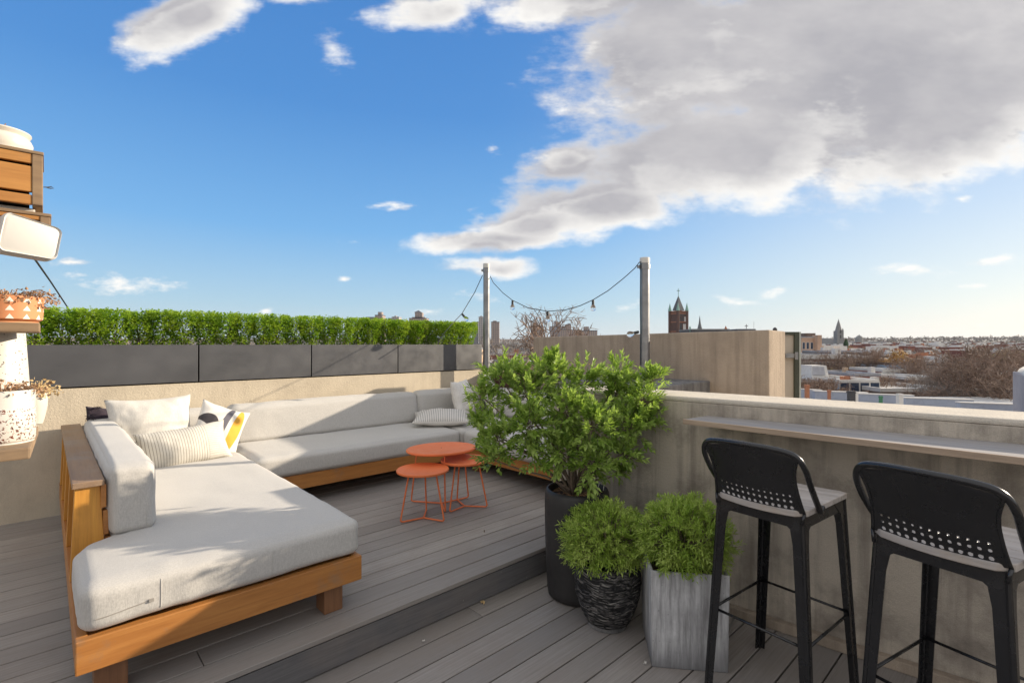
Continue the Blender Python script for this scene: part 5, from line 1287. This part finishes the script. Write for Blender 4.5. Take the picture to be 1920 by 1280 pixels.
for (pc, y0_, y1_, hw_, Y) in ((784.5, 586, 581.5, 6.5, 852), (1066.5, 609, 605.5, 3.8, 895), (1015.5, 614, 608.5, 2.8, 805), (1003.5, 605.5, 602.5, 3, 800)):
    c = at(pc, y0_, Y + 8); ht = (y0_ - y1_) / F * Y
    mb = MB(); mb.add([(c.x - hw_, Y + 2, c.z), (c.x + hw_, Y + 2, c.z), (c.x + hw_, Y + 14, c.z), (c.x - hw_, Y + 14, c.z), (c.x, Y + 8, c.z + ht)], [(0, 1, 4), (1, 2, 4), (2, 3, 4), (3, 0, 4)])
    own = {784.5: 'broad stepped', 1066.5: 'brown block with a hipped', 1015.5: 'narrow tan tower', 1003.5: 'twin-peaked'}[pc]
    host = [o_ for o_ in SC.objects if o_.get('label', '').startswith(own)][0]
    link('hipped_roof', mb.mesh('hipped_roof', C_['slate'], host.location), host)
# --- roofs seen left of the tall wall through the bare tree
building(915, 1000, 678, 62, 10, C_['tan'], C_['silver'], 'tan house with silver roof behind the bare tree left of the tall wall', name='tan_house', zb=-14, wins=(4, 1, 1., 1.5, 2.2), chim=((.7, .8, .6, 'white'),))
building(870, 1030, 662, 110, 12, C_['brick'], C_['silver'], 'red brick house farther back behind the bare tree left of the tall wall', name='brick_house', zb=-14, chim=((.4, 1., .8, 'white'), (.62, 1., .8, 'clay')))
for k in range(9):
    Y = 55 + 22 * (k % 3); p_ = 60 + k * 95
    building(p_, p_ + 80, 664 - (k % 3) * 6, Y, 10, C_[('tan', 'brick', 'white', 'brown')[k % 4]], C_['silver'], 'row house glimpsed through the bottom gaps of the hedge', name='row_house', zb=-14, group='row houses behind the hedge')

building(1716, 1762, 685, 92, 9, C_['brick'], C_['silver'], 'red brick house right of the pale blue-white wall', name='brick_house', wins=(4, 2, .9, 1.4, 1.5), zb=-14, chim=((.2, .8, .9, 'tan'),))
building(1764, 1802, 677, 112, 9, C_['tan'], C_['white'], 'tan brick house with white roof edge left of the broad bare tree', name='tan_house', wins=(4, 2, .9, 1.4, 1.6), zb=-14, chim=((.8, .8, .9, 'white'),))
building(1640, 1672, 671, 118, 9, C_['brown'], C_['white'], 'brownstone house just left of the golden tree', name='brownstone_house', wins=(4, 1, .9, 1.4, 1.6), zb=-14)
building(1655, 1700, 692, 80, 8, C_['brick'], C_['white'], 'low red brick house under the pale blue-white wall', name='brick_house', wins=(5, 1, .9, 1.3, 1.2), zb=-14)
# --- procedural rows of small far houses: five kinds, copied
protos = []
for i, (wm, rm) in enumerate((('brick', 'silver'), ('brown', 'white'), ('tan', 'silver'), ('white', 'tar'), ('brown', 'silver'))):
    T = Thing('row_house', 'x', 'house', Frame(0, (0, 0, 0)), 'small far row houses')
    MB().box(-5, 5, -6, 6, -12, 0).part('wall', C_[wm], T); rf = MB().box(-5.1, 5.1, -6.1, 6.1, .01, .35).part('roof', C_[rm], T)
    MB().box(-3.8, -2.6, 2, 3.2, .36, 1.9).sub('chimney', C_['clay' if i % 2 else 'white'], T, rf)
    MB().box(1.2, 3.4, -1, 3, .36, 2.6 if i % 2 else 1.2).part('roof_hut', C_['white' if i != 3 else 'brick'], T)
    for k in range(3): MB().box(-3.9 + k * 2.8, -2.6 + k * 2.8, -6.08, -6.01, -3.6, -1.8).part('window', C_['glass'], T)
    protos.append(T.e)
LB = ['small far red brick house with silver flat roof', 'small far brownstone house with white flat roof', 'small far tan house with silver flat roof', 'small far white house with dark roof', 'small far brownstone house with silver flat roof']
used = [False] * 5; cnt = 0
for Y, n_, yt in ((92, 7, 684), (108, 8, 677), (125, 10, 671), (145, 12, 667), (170, 14, 663), (205, 18, 659), (245, 20, 655.5), (300, 24, 652.5), (370, 28, 650), (460, 32, 647.5), (580, 32, 645), (720, 30, 643)):
    for k in range(n_):
        px = 1500 + 440 * (k + rng.random()) / n_
        if Y < 170 and px < 1642: continue
        if Y < 130 and px < 1722: continue
        i = rng.choice((0, 1, 1, 2, 3, 4, 4)); z = at(px, yt + rng.uniform(-1, 1.6), Y).z; s = rng.uniform(.85, 1.25)
        e = protos[i] if not used[i] else copy_tree(protos[i]); used[i] = True
        e.location = ((px - 960) / F * Y, Y, z); e.scale = (s * rng.uniform(.9, 1.6), s, 1); e.rotation_euler = (0, 0, rng.uniform(-.25, .35)); e['label'] = LB[i]; cnt += 1
for i in range(5):
    if not used[i]:
        for c_ in list(protos[i].children_recursive) + [protos[i]]: bpy.data.objects.remove(c_)

# --- trees
def bare_tree(name, seed, h, spread, levels=6, twr=.012, maxn=9000, trunk_r=.22, upb=.35, wide=1.):
    r = random.Random(seed); tr = MB(); cr_ = MB()
    def rd():
        z = r.uniform(-1, 1); t = r.uniform(0, 2 * pi); q = sqrt(1 - z * z); return Vector((q * cos(t), q * sin(t), z))
    queue = [(Vector((0, 0, 0)), Vector((0, 0, 1)), h * .30, trunk_r, 0)]; cnt = 0
    while queue and cnt < maxn:
        p, d, L, rad_, lv = queue.pop(0); cnt += 1
        ns = 4 if lv < 3 else 2; pts = [p]; q = p.copy(); dd = d.copy()
        for i in range(ns):
            dd = (dd + rd() * .2 + Vector((0, 0, upb * .14))).normalized(); q = q + dd * (L / ns); pts.append(q.copy())
        (tr if lv < 2 else cr_).tube(pts, [rad_ * (1 - .45 * i / ns) for i in range(ns + 1)], 6 if lv < 2 else 3, caps=False)
        if lv >= levels: continue
        nb = 5 if lv == 0 else 4
        for k in range(nb):
            f = 1.0 if k == 0 else r.uniform(.4, 1); b_ = pts[max(1, round(f * ns))]
            nd = (dd + rd() * (.9 if lv else .85) * spread + Vector((0, 0, upb * .45))).normalized()
            queue.append((b_, nd, L * r.uniform(.55, .74), max(rad_ * .52, twr * (.82 ** max(0, lv - 3))), lv + 1))
    top = sorted(v.z for v in cr_.v)[int(len(cr_.v) * .985)]; k = h / top
    lim = h * 1.035
    for m_ in (tr, cr_): m_.v = [Vector((v.x * k * wide, v.y * k * wide, v.z * k if v.z * k < h * .97 else h * .97 + (lim - h * .97) * (1 - math.exp(-(v.z * k - h * .97) / (h * .08))))) for v in m_.v]
    return tr, cr_
def leafy_tree(seed, h, w_, n_, size, cone=False):
    r = random.Random(seed); tr = MB(); cr_ = MB(); tr.tube([(0, 0, 0), (0, 0, h * .8)], [.25, .06], 6)
    lobes = [(Vector((r.uniform(-.6, .6) * w_, r.uniform(-.6, .6) * w_, h * r.uniform(.5, .88))), w_ * r.uniform(.3, .55)) for _ in range(12)]
    for L_, R_ in lobes: tr.tube([(0, 0, h * .35), L_ * .6 + Vector((0, 0, h * .15)), L_], [.1, .06, .02], 4, caps=False)
    for k in range(n_):
        z = r.uniform(-1, 1); t = r.uniform(0, 2 * pi); q = sqrt(1 - z * z); d = Vector((q * cos(t), q * sin(t), z))
        if cone: f = r.random() ** .8; p = Vector((0, 0, h * (.25 + .75 * f))) + Vector((d.x, d.y, d.z * .2)) * w_ * (1.05 - f) * (.7 + .3 * sin(f * 23))
        else: L_, R_ = r.choice(lobes); p = L_ + d * R_ * r.uniform(.55, 1.05)
        a = d.orthogonal().normalized() * size * r.uniform(.5, 1.2); b = d.cross(a).normalized() * size * r.uniform(.3, .8); u_ = d * size * .4
        cr_.add([p - a, p + b + u_, p + a, p - b], [(0, 1, 2), (0, 2, 3)])
    return tr, cr_
MT = {'bark': plain('winter_bark', (.15, .11, .085), .9, 0, .3, 2), 'twig': plain('winter_twigs', (.24, .165, .12), .9, 0, .3, 1.5), 'twig2': plain('grey_winter_twigs', (.24, .20, .17), .9, 0, .3, 1.5),
      'gold': leafmat('golden_autumn_leaf', (.30, .165, .045), (.46, .28, .085), None, 0., .8), 'pine': leafmat('dark_evergreen', (.02, .06, .03), (.05, .11, .05), None, .1, .6), 'russet': leafmat('russet_leaf', (.20, .09, .05), (.33, .16, .08), None, 0., .8), 'olive': leafmat('olive_brown_leaf', (.16, .12, .05), (.28, .2, .09), None, 0., .8)}
def tree_thing(name, label, tr, cr_, cm, loc, s=1., group=None, rz=0.):
    T = Thing(name, label, 'tree', Frame(0, (0, 0, 0)), group); tr.part('trunk', MT['bark'], T); cr_.part('crown', MT[cm], T); T.e.location = loc; T.e.scale = (s, s, s); T.e.rotation_euler = (0, 0, rz); return T
def gz(px, Y): X = (px - 960) / F * Y; return (X, Y, terrain(X, Y))
# hero bare tree left of the tall wall
tr, cr_ = bare_tree('a', 5, 15.9, 1.25, 6, .022, 9000, .17, .15, .66); tree_thing('bare_tree', 'large leafless tree between the thin pole and the tall wall', tr, cr_, 'twig', gz(972, 24), 1.0, 'bare trees behind the board fence')
tr, cr_ = bare_tree('a2', 6, 14.6, 1.25, 6, .022, 8000, .16, .15, .6); tree_thing('bare_tree', 'second leafless tree close behind the thin pole, right of the hedge end', tr, cr_, 'twig2', gz(940, 27), 1.0, 'bare trees behind the board fence')
tr, cr_ = leafy_tree(7, 12.6, 3.0, 3800, .22); tree_thing('russet_tree', 'tree with withered russet leaves behind the thin pole', tr, cr_, 'russet', gz(935, 34), 1.0)
# hero trees at right
bt = [bare_tree('b', sd_, 14.5, 1.15, 6, .02, 8000, .24, .3, 1.05) for sd_ in (21, 22, 23)]
P0 = tree_thing('bare_tree', 'broad leafless brown tree at right, its twigs crossing the lavender wall', *bt[0], 'twig', gz(1868, 47), 1.0, 'leafless trees among the row houses')
P1 = tree_thing('bare_tree', 'leafless tree with pale slanting branches left of the broad brown one', *bt[1], 'twig2', gz(1812, 52), .76, 'leafless trees among the row houses', 1.)
P2 = tree_thing('bare_tree', 'leafless tree with an upright trunk in front of the low brown house', *bt[2], 'twig', gz(1730, 50), .66, 'leafless trees among the row houses', 2.)
def cp(P, lb, px, Y, s, rz): e = copy_tree(P.e); x, y, z = gz(px, Y); e.location = (x, y, z); e.scale = (s, s, s); e.rotation_euler = (0, 0, rz); e['label'] = lb; return e
cp(P1, 'thick leafless tree just above the right end of the nearest white roof', 1838, 58, .88, 3); cp(P2, 'leafless tree at the right picture edge behind the lavender wall', 1915, 55, .92, .5)
cp(P0, 'leafless tree in front of the brick house behind the pale blue house', 1652, 64, .72, 2.2); cp(P1, 'leafless tree left of the white rendered house', 1735, 68, .80, 4.2); cp(P2, 'leafless tree between golden tree and broad brown tree', 1772, 75, .70, 5)
cp(P0, 'small leafless tree in front of the dark brownstone facade', 1540, 56, .74, 1.2); cp(P1, 'leafless tree in front of the long red brick row', 1530, 88, .9, 2.7); cp(P2, 'leafless tree before the dark flat-roofed building', 1600, 96, .92, .9); cp(P0, 'leafless tree right of the golden tree', 1712, 82, .86, 3.9)
tr, cr_ = leafy_tree(31, 12.2, 3.6, 5200, .20); tree_thing('golden_tree', 'round golden-brown autumn tree above the pale blue-white wall', tr, cr_, 'gold', gz(1684, 92), 1.15)
tr, cr_ = leafy_tree(32, 10.5, 3.4, 3600, .20); tree_thing('olive_tree', 'olive-brown leafy tree in front of the long red brick row', tr, cr_, 'olive', gz(1582, 92), 1.0)
tr, cr_ = leafy_tree(33, 13.5, 3.6, 3000, .3, True); tree_thing('evergreen_tree', 'dark green evergreen beside the stone church', tr, cr_, 'pine', gz(1586, 190), 1.2)
tr, cr_ = leafy_tree(34, 13, 4.2, 4200, .22); PO = tree_thing('brown_leafed_tree', 'brown-leafed tree behind the broad leafless tree at right', tr, cr_, 'olive', gz(1880, 90), 1.05)
# far trees: copies of light prototypes
fp0 = bare_tree('c', 41, 13, 1.2, 5, .035, 1700, .25, .3); fp1 = bare_tree('d', 42, 13, 1.2, 5, .035, 1700, .25, .3); fl0 = leafy_tree(43, 13, 4.5, 900, .5); fl1 = leafy_tree(44, 12, 4.2, 900, .5)
PR = [('far_bare_tree', 'leafless brown tree among the far row houses', fp0, 'twig'), ('far_bare_tree', 'leafless grey tree among the far row houses', fp1, 'twig2'), ('far_leafy_tree', 'russet leafy tree among the far row houses', fl0, 'russet'), ('far_leafy_tree', 'olive leafy tree among the far row houses', fl1, 'olive')]
PT_ = []
def ft(px, Y, s, i):
    x, y, z = gz(px, Y); z = max(z, at(0, 662 if Y < 200 else 652, Y).z - 13 * s * .9)
    if len(PT_) <= i or PT_[i] is None:
        while len(PT_) <= i: PT_.append(None)
        nm, lb, (a_, b_), m_ = PR[i]; T = tree_thing(nm, lb, a_, b_, m_, (x, y, z), s, 'far trees among the row houses'); PT_[i] = T
    else:
        e = copy_tree(PT_[i].e); e.location = (x, y, z); e.scale = (s, s, s); e.rotation_euler = (0, 0, rng.uniform(0, 6))
for Y, n_ in ((110, 6), (130, 9), (155, 12), (185, 14), (220, 17), (270, 19), (330, 22), (410, 24), (520, 24), (640, 24)):
    for k in range(n_):
        px = 1490 + 460 * (k + rng.random()) / n_
        if px < 1640 and Y < 165: continue
        ft(px, Y * rng.uniform(.95, 1.05), rng.uniform(.75, 1.05), rng.choice((0, 1, 0, 1, 2, 3)))
for (px, Y) in ((905, 120), (1135, 300), (1150, 310), (985, 90), (930, 160), (960, 200), (1880, 260), (1900, 250), (1845, 420)): ft(px, Y, 1.0, rng.choice((0, 1)))
# far wooded slopes
mb = MB(); r = random.Random(99)
for k in range(5200):
    Y = 560 + 1400 * r.random() ** 1.3; px = r.uniform(-300, 2250)
    if Y < 750 and not px > 1480: continue
    X = (px - 960) / F * Y; z0_ = terrain(X, Y); R_ = r.uniform(3.5, 7); hh_ = r.uniform(7, 12)
    for q in range(9):
        a_ = r.uniform(0, 2 * pi); rr_ = R_ * sqrt(r.random()); z_ = z0_ + hh_ * (1 - .5 * (rr_ / R_) ** 2) * r.uniform(.55, 1.05); p = Vector((X + rr_ * cos(a_), Y + rr_ * sin(a_), z_)); s_ = r.uniform(.8, 2.2)
        t = r.uniform(0, pi); mb.add([p + Vector((cos(t) * s_, sin(t) * s_, -s_ * .5)), p + Vector((-cos(t) * s_, -sin(t) * s_, -s_ * .5)), p + Vector((r.uniform(-.5, .5), r.uniform(-.5, .5), s_ * .8))], [(0, 1, 2)])
def farwood():
    m, n, b = newmat('distant_winter_wood'); gm = n.node('ShaderNodeNewGeometry'); k = gm.outputs['Random Per Island']
    c = n.mix(k, (.10, .085, .075), (.27, .215, .17)); n.set(b.inputs['Base Color'], c); b.inputs['Roughness'].default_value = .95; return m
mb.single('distant_wood', farwood(), wf(0, 900, 0), kind='stuff', label=None)
# two far ridges that close the horizon
for (Y, hmin, hv, nm) in ((2100, 20, 8, 'hill'), (2900, 30, 14, 'hill')):
    vs = []; fs = []; n_ = 160
    for i in range(n_ + 1):
        X = -Y * 1.6 + Y * 3.2 * i / n_; z = hmin + hv * (mnoise.noise(Vector((X / 700, Y, 0))) + .3 * mnoise.noise(Vector((X / 90, Y, 3))))
        vs += [(X, Y - 260, -6), (X, Y, z), (X, Y + 300, z * .8), (X, Y + 600, -6)]
    for i in range(n_):
        a_ = i * 4
        for j in range(3): fs.append((a_ + j, a_ + 4 + j, a_ + 5 + j, a_ + 1 + j))
    MB().add(vs, fs).single(nm, farwood(), wf(0, Y, 0), kind='structure', smooth=True, recalc=True)

# ------------------------------------------------------------------ air
hz = MB(); hz.box(-3600, 3600, -60, 3700, -40, 95); hm = bpy.data.materials.new('haze_air'); hm.use_nodes = True; hn = hm.node_tree; hn.nodes.clear()
pvn = hn.nodes.new('ShaderNodeVolumePrincipled'); pvn.inputs['Color'].default_value = (.80, .88, 1.0, 1); pvn.inputs['Density'].default_value = .00007; pvn.inputs['Anisotropy'].default_value = .2
ho = hn.nodes.new('ShaderNodeOutputMaterial'); hn.links.new(pvn.outputs[0], ho.inputs['Volume'])
hz.single('haze', hm, wf(0, 0, 0), kind='stuff')
